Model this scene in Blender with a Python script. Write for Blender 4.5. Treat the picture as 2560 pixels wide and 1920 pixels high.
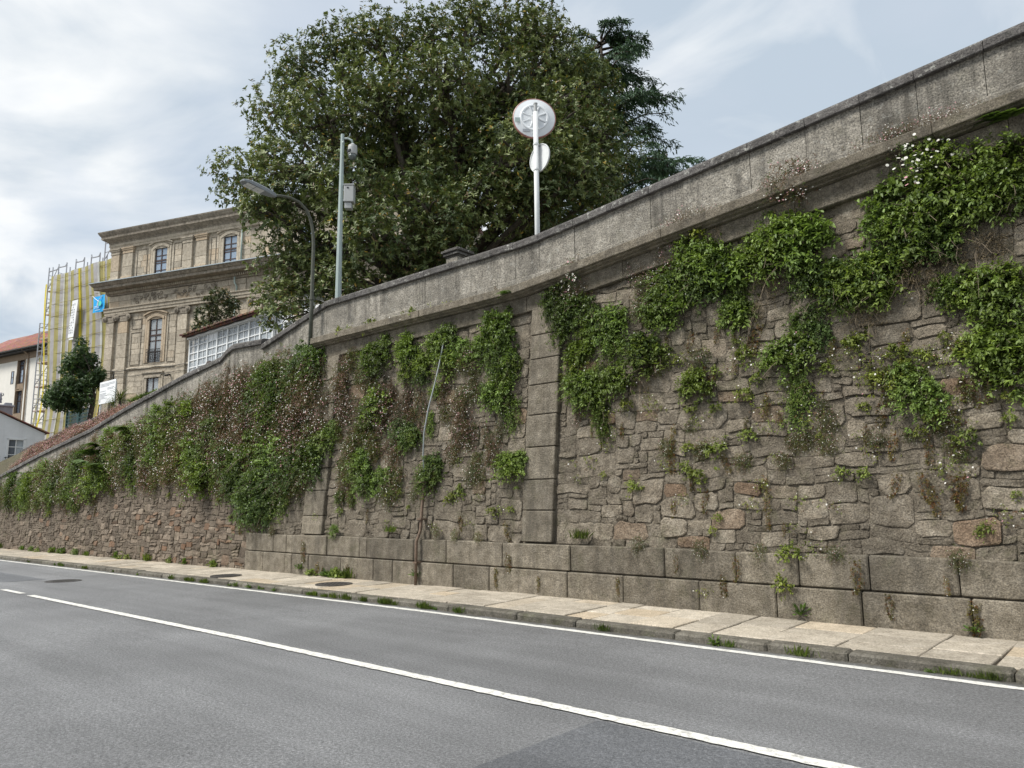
import bpy, math, random
import numpy as np
from mathutils import Vector, Matrix, noise

random.seed(7); rng = np.random.default_rng(7)
R_ = math.radians
scene = bpy.context.scene
col = scene.collection
for o in list(bpy.data.objects): bpy.data.objects.remove(o, do_unlink=True)

# ---------------------------------------------------------------- camera
CAMX = Vector((0.745, 0.667, -0.009)).normalized()
FWD = Vector((-0.658, 0.737, 0.155)).normalized()
CAMX = (CAMX - FWD*CAMX.dot(FWD)).normalized()
CAMU = CAMX.cross(FWD).normalized()
CAM = Vector((0, 0, 1.6)); FPX = 1900.0
cd = bpy.data.cameras.new('camera'); cam = bpy.data.objects.new('camera', cd); col.objects.link(cam)
cam.matrix_world = Matrix(((CAMX.x, CAMU.x, -FWD.x, CAM.x), (CAMX.y, CAMU.y, -FWD.y, CAM.y), (CAMX.z, CAMU.z, -FWD.z, CAM.z), (0, 0, 0, 1)))
cd.sensor_width = 36; cd.sensor_fit = 'HORIZONTAL'; cd.lens = FPX/2560*36
cd.clip_start = 0.05; cd.clip_end = 3000
scene.camera = cam

# ---------------------------------------------------------------- world, sun, exposure
SUN_EL, SUN_AZ = R_(52), R_(240)          # azimuth of the sun measured from +X towards +Y
sun_dir = Vector((math.cos(SUN_EL)*math.cos(SUN_AZ), math.cos(SUN_EL)*math.sin(SUN_AZ), math.sin(SUN_EL)))
world = bpy.data.worlds.new('World'); scene.world = world; world.use_nodes = True
nt = world.node_tree; nt.nodes.clear()
def wn(t, **k):
    n = nt.nodes.new(t)
    for a, b in k.items(): setattr(n, a, b)
    return n
out = wn('ShaderNodeOutputWorld'); bg = wn('ShaderNodeBackground'); bg.inputs['Strength'].default_value = 0.1
sky = wn('ShaderNodeTexSky', sky_type='NISHITA'); sky.sun_disc = False
sky.sun_elevation = SUN_EL; sky.sun_rotation = math.pi/2 - SUN_AZ; sky.dust_density = 2.0
tc = wn('ShaderNodeTexCoord')
sep = wn('ShaderNodeSeparateXYZ'); nt.links.new(tc.outputs['Generated'], sep.inputs[0])
addz = wn('ShaderNodeMath', operation='ADD'); addz.inputs[1].default_value = 0.22
absz = wn('ShaderNodeMath', operation='ABSOLUTE'); nt.links.new(sep.outputs[2], absz.inputs[0]); nt.links.new(absz.outputs[0], addz.inputs[0])
dx = wn('ShaderNodeMath', operation='DIVIDE'); dy = wn('ShaderNodeMath', operation='DIVIDE')
nt.links.new(sep.outputs[0], dx.inputs[0]); nt.links.new(addz.outputs[0], dx.inputs[1])
nt.links.new(sep.outputs[1], dy.inputs[0]); nt.links.new(addz.outputs[0], dy.inputs[1])
comb = wn('ShaderNodeCombineXYZ'); nt.links.new(dx.outputs[0], comb.inputs[0]); nt.links.new(dy.outputs[0], comb.inputs[1])
comb.inputs[2].default_value = 3.7
n1 = wn('ShaderNodeTexNoise'); n1.inputs['Scale'].default_value = 1.9; n1.inputs['Detail'].default_value = 7; n1.inputs['Roughness'].default_value = 0.52; n1.inputs['Distortion'].default_value = 0.35
nt.links.new(comb.outputs[0], n1.inputs['Vector'])
r1 = wn('ShaderNodeValToRGB'); r1.color_ramp.elements[0].position = 0.32; r1.color_ramp.elements[1].position = 0.56
nt.links.new(n1.outputs['Fac'], r1.inputs[0])
n2 = wn('ShaderNodeTexNoise'); n2.inputs['Scale'].default_value = 2.1; n2.inputs['Detail'].default_value = 7; n2.inputs['Distortion'].default_value = 0.5
comb2 = wn('ShaderNodeVectorMath', operation='ADD'); comb2.inputs[1].default_value = (5.3, 1.9, 8.1)
nt.links.new(comb.outputs[0], comb2.inputs[0]); nt.links.new(comb2.outputs[0], n2.inputs['Vector'])
cr = wn('ShaderNodeValToRGB'); e = cr.color_ramp.elements
e[0].position = 0.40; e[0].color = (0.53, 0.62, 0.72, 1); e[1].position = 0.57; e[1].color = (0.97, 0.99, 1.0, 1)
nt.links.new(n2.outputs['Fac'], cr.inputs[0])
csc = wn('ShaderNodeMixRGB', blend_type='MULTIPLY'); csc.inputs[0].default_value = 1.0; csc.inputs[2].default_value = (3.35, 3.35, 3.35, 1)
nt.links.new(cr.outputs[0], csc.inputs[1])
mixc = wn('ShaderNodeMixRGB'); 
skyg = wn('ShaderNodeMixRGB'); skyg.inputs[0].default_value = 0.86; skyg.inputs[2].default_value = (2.1, 2.28, 2.48, 1)   # thin veil of high cloud over the blue
nt.links.new(sky.outputs[0], skyg.inputs[1])
nt.links.new(r1.outputs[0], mixc.inputs[0]); nt.links.new(skyg.outputs[0], mixc.inputs[1]); nt.links.new(csc.outputs[0], mixc.inputs[2])
nt.links.new(mixc.outputs[0], bg.inputs['Color']); nt.links.new(bg.outputs[0], out.inputs[0])

sd = bpy.data.lights.new('sun', 'SUN'); sd.energy = 1.5; sd.angle = R_(16); sd.color = (1.0, 0.965, 0.9)
so = bpy.data.objects.new('sun', sd); col.objects.link(so); so.rotation_euler = sun_dir.to_track_quat('Z', 'Y').to_euler(); so.location = (0, 0, 40)
vs = scene.view_settings; vs.view_transform = 'Standard'; vs.look = 'None'; vs.gamma = 1; vs.exposure = 1.62
scene.cycles.use_denoising = True
scene.cycles.max_bounces = 6; scene.cycles.diffuse_bounces = 2; scene.cycles.glossy_bounces = 2; scene.cycles.transparent_max_bounces = 12; scene.cycles.transmission_bounces = 3

# ---------------------------------------------------------------- pixel helpers (photo pixels 2560 x 1920)
def ray(px, py): return (CAMX*((px-1280)/FPX) + CAMU*(-(py-960)/FPX) + FWD).normalized()
def atY(px, py, Y): d = ray(px, py); return CAM + d*((Y-CAM.y)/d.y)
def atZ(px, py, z): d = ray(px, py); return CAM + d*((z-CAM.z)/d.z)
def atR(px, py, r): d = ray(px, py); return CAM + d*(r/math.hypot(d.x, d.y))
def atP(px, py, P0, n): d = ray(px, py); return CAM + d*((P0-CAM).dot(n)/d.dot(n))

# ---------------------------------------------------------------- object helpers
def tag(o, label=None, cat=None, group=None, kind=None):
    if label: o['label'] = label
    if cat: o['category'] = cat
    if group: o['group'] = group
    if kind: o['kind'] = kind
    return o
def empty(name, loc=(0, 0, 0), parent=None, rot=None):
    o = bpy.data.objects.new(name, None); col.objects.link(o); o.empty_display_size = 0.2
    if parent: o.parent = parent
    o.location = loc
    if rot: o.rotation_euler = rot
    return o
def wloc(o):
    v = Vector((0, 0, 0))
    while o is not None: v += o.location; o = o.parent
    return v
def obj(name, me, mat=None, parent=None, loc=None):
    o = bpy.data.objects.new(name, me); col.objects.link(o)
    if mat is not None and not me.materials: me.materials.append(mat)
    if parent: o.parent = parent
    if loc is not None: o.location = loc
    return o
class MB:
    """collects verts and faces"""
    def __init__(s): s.v = []; s.f = []
    def add(s, vs_, fs):
        b = len(s.v); s.v += [tuple(x) for x in vs_]; s.f += [tuple(i+b for i in f) for f in fs]
    def box(s, x0, x1, y0, y1, z0, z1, bev=0.0):
        s.hexa([(x, y, z) for x in (x0, x1) for y in (y0, y1) for z in (z0, z1)], bev)
    def hexa(s, c, bev=0.0):
        c = [Vector(p) for p in c]      # index = i*4+j*2+k
        if bev <= 0:
            s.add(c, [(0, 1, 3, 2), (4, 6, 7, 5), (0, 4, 5, 1), (2, 3, 7, 6), (0, 2, 6, 4), (1, 5, 7, 3)]); return
        def d(a, b):
            w = c[b]-c[a]; l = w.length; return w*(min(bev, l*.3)/l) if l > 1e-9 else w
        vs_ = []; idx = {}
        for n in range(8):
            nb = [n ^ 4, n ^ 2, n ^ 1]
            for ax in range(3):
                p = c[n].copy()
                for a in range(3):
                    if a != ax: p = p + d(n, nb[a])
                idx[(n, ax)] = len(vs_); vs_.append(p)
        F = []
        quads = {0: [(0, 1, 3, 2), (4, 6, 7, 5)], 1: [(0, 4, 5, 1), (2, 3, 7, 6)], 2: [(0, 2, 6, 4), (1, 5, 7, 3)]}
        for ax in range(3):
            for q in quads[ax]: F.append(tuple(idx[(n, ax)] for n in q))
        for e_ax, bit in ((0, 4), (1, 2), (2, 1)):
            o1, o2 = [a for a in range(3) if a != e_ax]
            for n in range(8):
                if not n & bit:
                    m = n | bit
                    F.append((idx[(n, o1)], idx[(m, o1)], idx[(m, o2)], idx[(n, o2)]))
        for n in range(8): F.append((idx[(n, 0)], idx[(n, 1)], idx[(n, 2)]))
        s.add(vs_, F)
    def tube(s, pts, rad, n=6, cap=True):
        pts = [Vector(p) for p in pts]; m = len(pts)
        if not hasattr(rad, '__len__'): rad = [rad]*m
        vs_ = []; ref = None
        for i in range(m):
            t = (pts[min(i+1, m-1)]-pts[max(i-1, 0)]).normalized()
            if ref is None:
                ref = Vector((0, 0, 1)) if abs(t.z) < .9 else Vector((1, 0, 0))
            a = (ref - t*ref.dot(t)).normalized(); ref = a; b = t.cross(a)
            for k in range(n):
                an = 2*math.pi*k/n; vs_.append(pts[i] + (a*math.cos(an)+b*math.sin(an))*rad[i])
        F = []
        for i in range(m-1):
            for k in range(n):
                k2 = (k+1) % n; F.append((i*n+k, i*n+k2, (i+1)*n+k2, (i+1)*n+k))
        if cap: F.append(tuple(range(n-1, -1, -1))); F.append(tuple((m-1)*n+k for k in range(n)))
        s.add(vs_, F)
    def prism(s, prof, frames):
        """prof: list of (a,b); frames: list of functions mapping (a,b)->point"""
        n = len(prof); vs_ = []
        for fr in frames: vs_ += [fr(a, b) for a, b in prof]
        F = []
        for i in range(len(frames)-1):
            for k in range(n):
                k2 = (k+1) % n; F.append((i*n+k, (i+1)*n+k, (i+1)*n+k2, i*n+k2))
        F.append(tuple(range(n))); F.append(tuple((len(frames)-1)*n+k for k in range(n-1, -1, -1)))
        s.add(vs_, F)
    def lathe(s, prof, c=(0, 0, 0), n=16, M=None):
        c = Vector(c); vs_ = []; F = []
        for r, z in prof:
            for k in range(n):
                a = 2*math.pi*k/n; p = Vector((r*math.cos(a), r*math.sin(a), z)); vs_.append((M @ p if M else p) + c)
        for i in range(len(prof)-1):
            for k in range(n):
                k2 = (k+1) % n; F.append((i*n+k, i*n+k2, (i+1)*n+k2, (i+1)*n+k))
        F.append(tuple(range(n-1, -1, -1))); F.append(tuple((len(prof)-1)*n+k for k in range(n)))
        s.add(vs_, F)
    def mesh(s, name, origin=(0, 0, 0), smooth=False):
        me = bpy.data.meshes.new(name); o = Vector(origin)
        me.from_pydata([tuple(Vector(v)-o) for v in s.v], [], s.f)
        import bmesh
        bm = bmesh.new(); bm.from_mesh(me); bmesh.ops.recalc_face_normals(bm, faces=bm.faces); bm.to_mesh(me); bm.free()
        if smooth: me.polygons.foreach_set('use_smooth', [True]*len(me.polygons))
        me.update(); return me
    def build(s, name, mat, parent=None, origin=None, smooth=False):
        """verts are world coordinates; origin defaults to the centre of the verts"""
        if origin is None:
            a = np.array(s.v); origin = Vector((a.min(0)+a.max(0))/2)
        me = s.mesh(name, origin, smooth)
        pl = wloc(parent) if parent else Vector((0, 0, 0))
        return obj(name, me, mat, parent, Vector(origin)-pl)
def copy_tree(o, parent=None):
    c = o.copy(); col.objects.link(c); c.parent = parent
    for ch in o.children: copy_tree(ch, c)
    return c

# ---------------------------------------------------------------- materials
class NT:
    def __init__(s, name):
        s.m = bpy.data.materials.new(name); s.m.use_nodes = True; s.t = s.m.node_tree; s.t.nodes.clear()
        s.out = s.n('ShaderNodeOutputMaterial')
    def n(s, t, **k):
        x = s.t.nodes.new(t)
        for a, b in k.items(): setattr(x, a, b)
        return x
    def l(s, a, b): s.t.links.new(a, b)
    def noise(s, scale, detail=4, rough=.6, vec=None, dist=0, stretch=None):
        x = s.n('ShaderNodeTexNoise'); x.inputs['Scale'].default_value = scale; x.inputs['Detail'].default_value = detail; x.inputs['Roughness'].default_value = rough; x.inputs['Distortion'].default_value = dist
        v = vec if vec is not None else s.pos()
        if stretch:
            mp = s.n('ShaderNodeVectorMath', operation='MULTIPLY'); mp.inputs[1].default_value = stretch; s.l(v, mp.inputs[0]); v = mp.outputs[0]
        s.l(v, x.inputs['Vector']); return x.outputs['Fac']
    def pos(s):
        if not hasattr(s, '_p'): s._p = s.n('ShaderNodeNewGeometry')
        return s._p.outputs['Position']
    def ramp(s, fac, stops):
        x = s.n('ShaderNodeValToRGB'); el = x.color_ramp.elements
        while len(el) < len(stops): el.new(0.5)
        for e_, (p, c) in zip(el, stops):
            e_.position = p; e_.color = c if len(c) == 4 else (*c, 1)
        s.l(fac, x.inputs[0]); return x.outputs[0]
    def val(s, fac, a, b, lo=0.0, hi=1.0):
        x = s.n('ShaderNodeMapRange'); x.inputs[1].default_value = a; x.inputs[2].default_value = b; x.inputs[3].default_value = lo; x.inputs[4].default_value = hi
        s.l(fac, x.inputs[0]); return x.outputs[0]
    def mix(s, fac, a, b, mode='MIX'):
        x = s.n('ShaderNodeMixRGB', blend_type=mode)
        for i, v in ((0, fac), (1, a), (2, b)):
            if isinstance(v, (int, float)): x.inputs[i].default_value = v if i == 0 else (v, v, v, 1)
            elif isinstance(v, tuple): x.inputs[i].default_value = v if len(v) == 4 else (*v, 1)
            else: s.l(v, x.inputs[i])
        return x.outputs[0]
    def bump(s, h, strength, dist=0.02, nrm=None):
        x = s.n('ShaderNodeBump'); x.inputs['Strength'].default_value = strength; x.inputs['Distance'].default_value = dist; s.l(h, x.inputs['Height'])
        if nrm is not None: s.l(nrm, x.inputs['Normal'])
        return x.outputs[0]
    def bsdf(s, color, rough=.8, nrm=None, spec=.3, metal=0, **kw):
        x = s.n('ShaderNodeBsdfPrincipled')
        if isinstance(color, tuple): x.inputs['Base Color'].default_value = color if len(color) == 4 else (*color, 1)
        else: s.l(color, x.inputs['Base Color'])
        if isinstance(rough, (int, float)): x.inputs['Roughness'].default_value = rough
        else: s.l(rough, x.inputs['Roughness'])
        x.inputs['Specular IOR Level'].default_value = spec; x.inputs['Metallic'].default_value = metal
        if nrm is not None: s.l(nrm, x.inputs['Normal'])
        s.b = x; return x.outputs[0]
    def done(s, sh): s.l(sh, s.out.inputs[0]); return s.m

def stone_mat(name, dark, mid, light, var=.35, speck=.5, bump=.6, stain=.4, tint=None, lichen=0.0, moss=0.0, spscale=55, grain=26, rough=0.0, streak=0.0):
    t = NT(name)
    big = t.noise(1.1, 5, .6); med = t.noise(6, 5, .65); sp = t.noise(spscale, 3, .7)
    c = t.ramp(med, [(.28, dark), (.5, mid), (.74, light)])
    oi = t.n('ShaderNodeObjectInfo')
    vr = t.val(oi.outputs['Random'], 0, 1, 1-var, 1+var)
    c = t.mix(1, c, vr, 'MULTIPLY')
    if tint:
        wn_ = t.n('ShaderNodeTexWhiteNoise', noise_dimensions='1D'); t.l(oi.outputs['Random'], wn_.inputs['W'])
        c = t.mix(t.val(wn_.outputs['Value'], .78, .95, 0, .55), c, t.mix(med, tuple(x*.75 for x in tint), tuple(x*1.25 for x in tint)))
    c = t.mix(speck, c, t.ramp(sp, [(.32, (.25, .25, .25)), (.5, (1, 1, 1)), (.68, (1.75, 1.72, 1.65))]), 'MULTIPLY')
    if stain:
        st = t.noise(1.6, 5, .65, stretch=(1, 1, .22))
        c = t.mix(t.val(st, .50, .72, 0, stain), c, (.055, .05, .042))
        c = t.mix(t.val(big, .5, .75, 0, stain*.55), c, (.07, .062, .05))
    if streak:
        sk = t.noise(4.5, 5, .65, stretch=(1, 1, .05)); c = t.mix(t.val(sk, .5, .66, 0, streak), c, (.045, .042, .038))
    if lichen:
        li = t.noise(9, 6, .75); c = t.mix(t.val(li, .57, .66, 0, lichen), c, (.50, .50, .46))
        l2 = t.noise(3.2, 6, .7, vec=None); c = t.mix(t.val(l2, .56, .7, 0, lichen*.8), c, (.045, .045, .045))
    if moss:
        mo = t.noise(2.4, 6, .75, dist=.4); c = t.mix(t.val(mo, .54, .68, 0, moss), c, (.075, .085, .03))
    g = t.noise(grain, 5, .75)
    nb = t.bump(g, bump, .03)
    if rough: nb = t.bump(t.noise(9, 4, .7, dist=.6), rough, .09, nb)
    nb = t.bump(sp, bump*.5, .01, nb)
    return t.done(t.bsdf(c, .9, nb, .2))

M = {}
M['rubble'] = stone_mat('rubble_granite', (.15, .127, .098), (.26, .223, .173), (.385, .34, .275), .28, .62, 1.4, .36, tint=(.27, .165, .10), moss=.35, rough=.8)
M['rubble_left'] = stone_mat('rubble_schist', (.10, .08, .062), (.18, .145, .112), (.28, .235, .185), .36, .4, .9, .35, tint=(.24, .13, .075), moss=.25)
M['ashlar'] = stone_mat('granite_ashlar', (.14, .12, .09), (.215, .188, .147), (.315, .28, .225), .17, .65, 1.0, .55, moss=.22, grain=34, rough=.15, streak=.35)
M['parapet'] = stone_mat('granite_parapet', (.19, .178, .155), (.285, .265, .23), (.41, .385, .34), .15, .85, .8, .50, lichen=.34, moss=.12, spscale=42, streak=.55)
M['coping'] = stone_mat('lichened_granite', (.085, .08, .08), (.145, .137, .133), (.24, .23, .22), .16, .6, 1.2, .5, lichen=.85, moss=.15, rough=.5)
M['mortar'] = stone_mat('earthy_mortar', (.12, .102, .078), (.215, .184, .142), (.31, .272, .22), 0, .58, 1.3, .38, moss=.42, rough=1.0)
M['slab'] = stone_mat('paving_granite', (.30, .265, .215), (.40, .355, .29), (.49, .44, .37), .17, .42, .35, .16, tint=(.47, .37, .25), spscale=48)
M['kerb'] = stone_mat('kerb_granite', (.09, .083, .068), (.15, .138, .115), (.23, .215, .185), .2, .5, .8, .4, moss=.35)
M['joint'] = stone_mat('joint_dirt', (.07, .06, .045), (.12, .10, .075), (.17, .145, .11), 0, .4, .8, .2, moss=.35)
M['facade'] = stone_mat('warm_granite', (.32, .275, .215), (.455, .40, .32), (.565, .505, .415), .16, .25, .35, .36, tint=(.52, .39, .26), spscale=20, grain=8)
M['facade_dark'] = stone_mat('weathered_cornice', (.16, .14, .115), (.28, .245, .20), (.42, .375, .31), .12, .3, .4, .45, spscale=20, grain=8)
M['earth'] = stone_mat('earth', (.05, .045, .03), (.09, .08, .05), (.13, .115, .08), 0, .3, .8, .2, moss=.7)

def asphalt(name, lo, mid, hi, extra=0.0):
    t = NT(name)
    f = t.noise(42, 4, .85); f2 = t.noise(120, 3, .8); b = t.noise(.45, 5, .6); b2 = t.noise(1.5, 5, .65, stretch=(.05, 1, 1))
    c = t.ramp(f, [(.3, lo), (.5, mid), (.72, hi)])
    c = t.mix(.8, c, t.ramp(f2, [(.33, (.55, .55, .55)), (.5, (1, 1, 1)), (.66, (1.6, 1.6, 1.58))]), 'MULTIPLY')
    c = t.mix(1, c, t.val(b, .3, .7, .80, 1.2), 'MULTIPLY')
    c = t.mix(1, c, t.val(b2, .3, .7, .84, 1.16), 'MULTIPLY')
    sy = t.n('ShaderNodeSeparateXYZ'); t.l(t.pos(), sy.inputs[0]); gd = t.n('ShaderNodeMath', operation='ADD'); t.l(sy.outputs[1], gd.inputs[0]); t.l(t.val(t.noise(3.5, 5, .7), .3, .7, -.12, .12), gd.inputs[1]); c = t.mix(t.val(gd.outputs[0], 8.02, 8.2, 0, .8), c, (.075, .068, .05))
    big = t.noise(38, 2, .9); c = t.mix(t.val(big, .70, .74, 0, .5), c, (.34, .34, .33))
    nb = t.bump(f, .8, .02); nb = t.bump(f2, .4, .006, nb)
    return t.done(t.bsdf(c, t.val(b, .3, .7, .52, .72), nb, .35))
M['asphalt'] = asphalt('worn_asphalt', (.085, .086, .088), (.178, .18, .185), (.33, .332, .337))
M['asphalt_patch'] = asphalt('newer_asphalt', (.066, .069, .075), (.13, .135, .145), (.225, .23, .24))
def road_paint():
    t = NT('road_paint'); w = t.noise(17, 7, .8); w2 = t.noise(5, 4, .6)
    c = t.mix(t.val(w, .50, .64, 0, .75), (.70, .69, .645), (.20, .195, .187)); c = t.mix(t.val(w2, .5, .8, 0, .3), c, (.45, .44, .41))
    return t.done(t.bsdf(c, .65, t.bump(w, .4, .01), .3))
M['paint'] = road_paint()
def plain(name, c, rough=.6, var=.12, scale=6, metal=0, spec=.4, bump=.15, streak=0):
    t = NT(name); a = t.noise(scale, 5, .65); k = t.mix(1, c, t.val(a, .3, .7, 1-var, 1+var), 'MULTIPLY')
    if streak:
        s_ = t.noise(3.0, 5, .7, stretch=(1, 1, .12)); k = t.mix(t.val(s_, .5, .75, 0, streak), k, tuple(x*.35 for x in c))
    return t.done(t.bsdf(k, rough, t.bump(a, bump, .01), spec, metal))
M['iron'] = plain('cast_iron', (.075, .07, .065), .6, .3, 30, .3, .4, .5)
M['pole_green'] = plain('painted_pole', (.085, .09, .07), .55, .25, 14, 0, .4, .2, .3)
M['pole_grey'] = plain('grey_green_paint', (.36, .43, .42), .42, .06, 5, 0, .4, .05, .12)
M['white_pole'] = plain('white_painted_steel', (.68, .70, .70), .45, .06, 9, 0, .4, .05, .15)
M['mirror_back'] = plain('white_plastic', (.74, .77, .80), .4, .05, 6, 0, .4, .05)
M['rib_shade_grey'] = plain('moulded_shadow_grey', (.50, .53, .57), .5, .05, 6)
M['red_rim'] = plain('red_rim', (.36, .17, .14), .45, .1)
M['grey_box'] = plain('grey_enclosure', (.42, .43, .43), .5, .05, 5, 0, .4, .05, .15)
M['dark_plastic'] = plain('dark_plastic', (.03, .032, .035), .3, .1)
M['lens_grey'] = plain('smoked_dome', (.12, .14, .14), .12, .1, 4, 0, .6, 0)
M['lamp_grey'] = plain('lamp_housing', (.20, .22, .24), .5, .08, 8)
M['diffuser'] = plain('lamp_diffuser', (.66, .68, .70), .3, .05, 30)
M['rust'] = plain('rusty_pipe', (.16, .115, .085), .75, .35, 18, .2, .3, .5)
M['hose'] = plain('grey_conduit', (.30, .33, .335), .5, .12, 14)
M['wplaster'] = plain('white_render', (.72, .74, .76), .85, .05, 3, 0, .2, .2, .16)
M['cream'] = plain('cream_render', (.72, .70, .65), .85, .05, 2, 0, .2, .2, .08)
M['brownstone'] = plain('brown_stone_trim', (.26, .20, .145), .85, .15, 5, 0, .2, .3)
M['whitewood'] = plain('white_painted_wood', (.74, .76, .77), .5, .05, 8, 0, .4, .1, .08)
M['brownwood'] = plain('dark_brown_wood', (.055, .032, .026), .5, .15, 8)
M['wrought'] = plain('wrought_iron', (.025, .025, .025), .5, .1)
M['curtain'] = plain('white_curtain', (.70, .73, .75), .9, .07, 14)
M['lead'] = plain('lead_flashing', (.36, .42, .46), .55, .1, 5)
M['zinc'] = plain('green_downpipe', (.30, .37, .34), .6, .1, 8)
M['scaff'] = plain('galvanised_tube', (.42, .43, .45), .45, .1, 12, .6)
M['deck'] = plain('scaffold_deck', (.42, .33, .28), .8, .2, 8)
M['bankwhite'] = plain('banner_white', (.80, .82, .84), .6, .04, 2)
M['banner_blue'] = plain('banner_blue', (.005, .36, .78), .55, .04, 2)
M['banner_green'] = plain('banner_teal', (.10, .62, .55), .55, .04, 2)
M['ink'] = plain('dark_ink', (.06, .07, .09), .7, .1)
M['inkgrey'] = plain('grey_ink', (.30, .32, .35), .7, .1)
M['green_screen'] = plain('green_mesh_panel', (.015, .05, .05), .6, .2, 10)
M['bark'] = plain('bark', (.085, .072, .058), .9, .35, 9, 0, .2, 1.0)
M['twig'] = plain('dry_twig', (.20, .16, .115), .9, .25, 20)
M['chimney'] = plain('grey_chimney', (.30, .31, .35), .85, .12, 6, 0, .2, .3, .3)
M['cable'] = plain('black_cable', (.02, .02, .02), .6, .1)
def glass(name, tint, rough, tr):
    t = NT(name); b = t.bsdf(tint, rough, None, .6); tb = t.n('ShaderNodeBsdfTransparent'); mx = t.n('ShaderNodeMixShader'); mx.inputs[0].default_value = tr
    t.l(b, mx.inputs[1]); t.l(tb.outputs[0], mx.inputs[2]); return t.done(mx.outputs[0])
M['pane_pale'] = glass('curtained_glass', (.58, .63, .67), .08, .6)
M['pane_dark'] = glass('dark_glass', (.09, .11, .14), .05, .15)
M['pane_sky'] = glass('sky_glass', (.30, .38, .48), .06, .15)
def net(name, c, tr):
    t = NT(name); a = t.noise(1.2, 4, .6); k = t.mix(1, c, t.val(a, .3, .7, .85, 1.15), 'MULTIPLY')
    d = t.bsdf(k, .8, None, .2); tl = t.n('ShaderNodeBsdfTranslucent'); t.l(k, tl.inputs[0]); m1 = t.n('ShaderNodeMixShader'); m1.inputs[0].default_value = .35; t.l(d, m1.inputs[1]); t.l(tl.outputs[0], m1.inputs[2])
    tb = t.n('ShaderNodeBsdfTransparent'); mx = t.n('ShaderNodeMixShader'); mx.inputs[0].default_value = tr; t.l(m1.outputs[0], mx.inputs[1]); t.l(tb.outputs[0], mx.inputs[2]); return t.done(mx.outputs[0])
M['net_yellow'] = net('yellow_net', (.45, .41, .16), .07)
M['net_bright'] = net('bright_yellow_net', (.75, .62, .03), .08)
M['net_grey'] = net('grey_net', (.50, .49, .50), .09)
M['net_white'] = net('white_net', (.72, .74, .74), .15)
def leafmat(name, rough=.5, transl=.3, spec=.35, hue=.75):
    t = NT(name); a = t.n('ShaderNodeAttribute'); a.attribute_name = 'Col'
    oi = t.n('ShaderNodeObjectInfo'); k = t.mix(1, a.outputs['Color'], t.val(oi.outputs['Random'], 0, 1, .74, 1.22), 'MULTIPLY')
    wv = t.n('ShaderNodeTexWhiteNoise', noise_dimensions='1D'); t.l(oi.outputs['Random'], wv.inputs['W']); k = t.mix(t.val(wv.outputs['Value'], 0, 1, 0, hue), k, t.mix(1, k, (1.15, .99, .8), 'MULTIPLY'))
    b = t.bsdf(k, rough, None, spec); tl = t.n('ShaderNodeBsdfTranslucent'); t.l(t.mix(1, k, (1.25, 1.3, .75), 'MULTIPLY'), tl.inputs[0])
    mx = t.n('ShaderNodeMixShader'); mx.inputs[0].default_value = transl; t.l(b, mx.inputs[1]); t.l(tl.outputs[0], mx.inputs[2]); return t.done(mx.outputs[0])
M['leaf'] = leafmat('herb_leaf'); M['glossleaf'] = leafmat('glossy_leaf', .44, .15, .34, 0.0); M['needle'] = leafmat('needle', .6, .15, .3, 0.0)
M['petal'] = leafmat('petal', .7, .3, .2, 0.0); M['brownherb'] = leafmat('fleabane_stem', .6, .2, .2, .15)
def rooftile(name, c1, c2):
    t = NT(name); w = t.noise(7, 4, .7); v = t.n('ShaderNodeTexVoronoi'); v.inputs['Scale'].default_value = 4.5; t.l(t.pos(), v.inputs['Vector'])
    c = t.mix(t.val(w, .3, .7), c1, c2); c = t.mix(.35, c, v.outputs['Color'], 'SOFT_LIGHT'); return t.done(t.bsdf(c, .85, t.bump(v.outputs['Distance'], .6, .05), .2))
M['tile'] = rooftile('clay_tile', (.21, .085, .066), (.31, .165, .135)); M['tile_old'] = rooftile('old_clay_tile', (.08, .045, .035), (.20, .11, .08))
# ================================================================ levels of the place
def interp(x, pts):
    if x <= pts[0][0]: return pts[0][1]
    for (a, b), (c, d) in zip(pts, pts[1:]):
        if x <= c: return b + (d-b)*(x-a)/(c-a)
    return pts[-1][1]
def gz(x): return 0.0 if x > -9 else -0.006*(-9-x) if x > -60 else -0.006*51
Y0 = 9.85; BAT = 0.09
def yw(z): return Y0 + BAT*(z-0.12)
def ztop(x): return interp(x, [(-8.9, 6.50), (-8.2, 6.55), (-7.4, 6.63), (6, 7.96)])     # coping top, right part
def ztopL(x): return interp(x, [(-60, .9), (-48, 2.15), (-40.6, 3.07), (-35, 3.84), (-29.8, 4.45), (-26.5, 5.0), (-22.7, 5.56), (-20.4, 5.82), (-18.1, 5.86), (-15.6, 6.42), (-15.2, 6.50)])
def zin(x): return interp(x, [(-60, 3.2), (-44.5, 4.75), (-42.5, 4.9), (-40.3, 5.15), (-36.3, 5.5), (-33.3, 5.77), (-31.3, 5.83), (-24, 5.6)])
XL, XC, XR = -58.0, -15.25, 5.0       # left end, corner of the cornice, right end beyond the frame
XJ = -17.55                            # plinth / rubble junction

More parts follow.
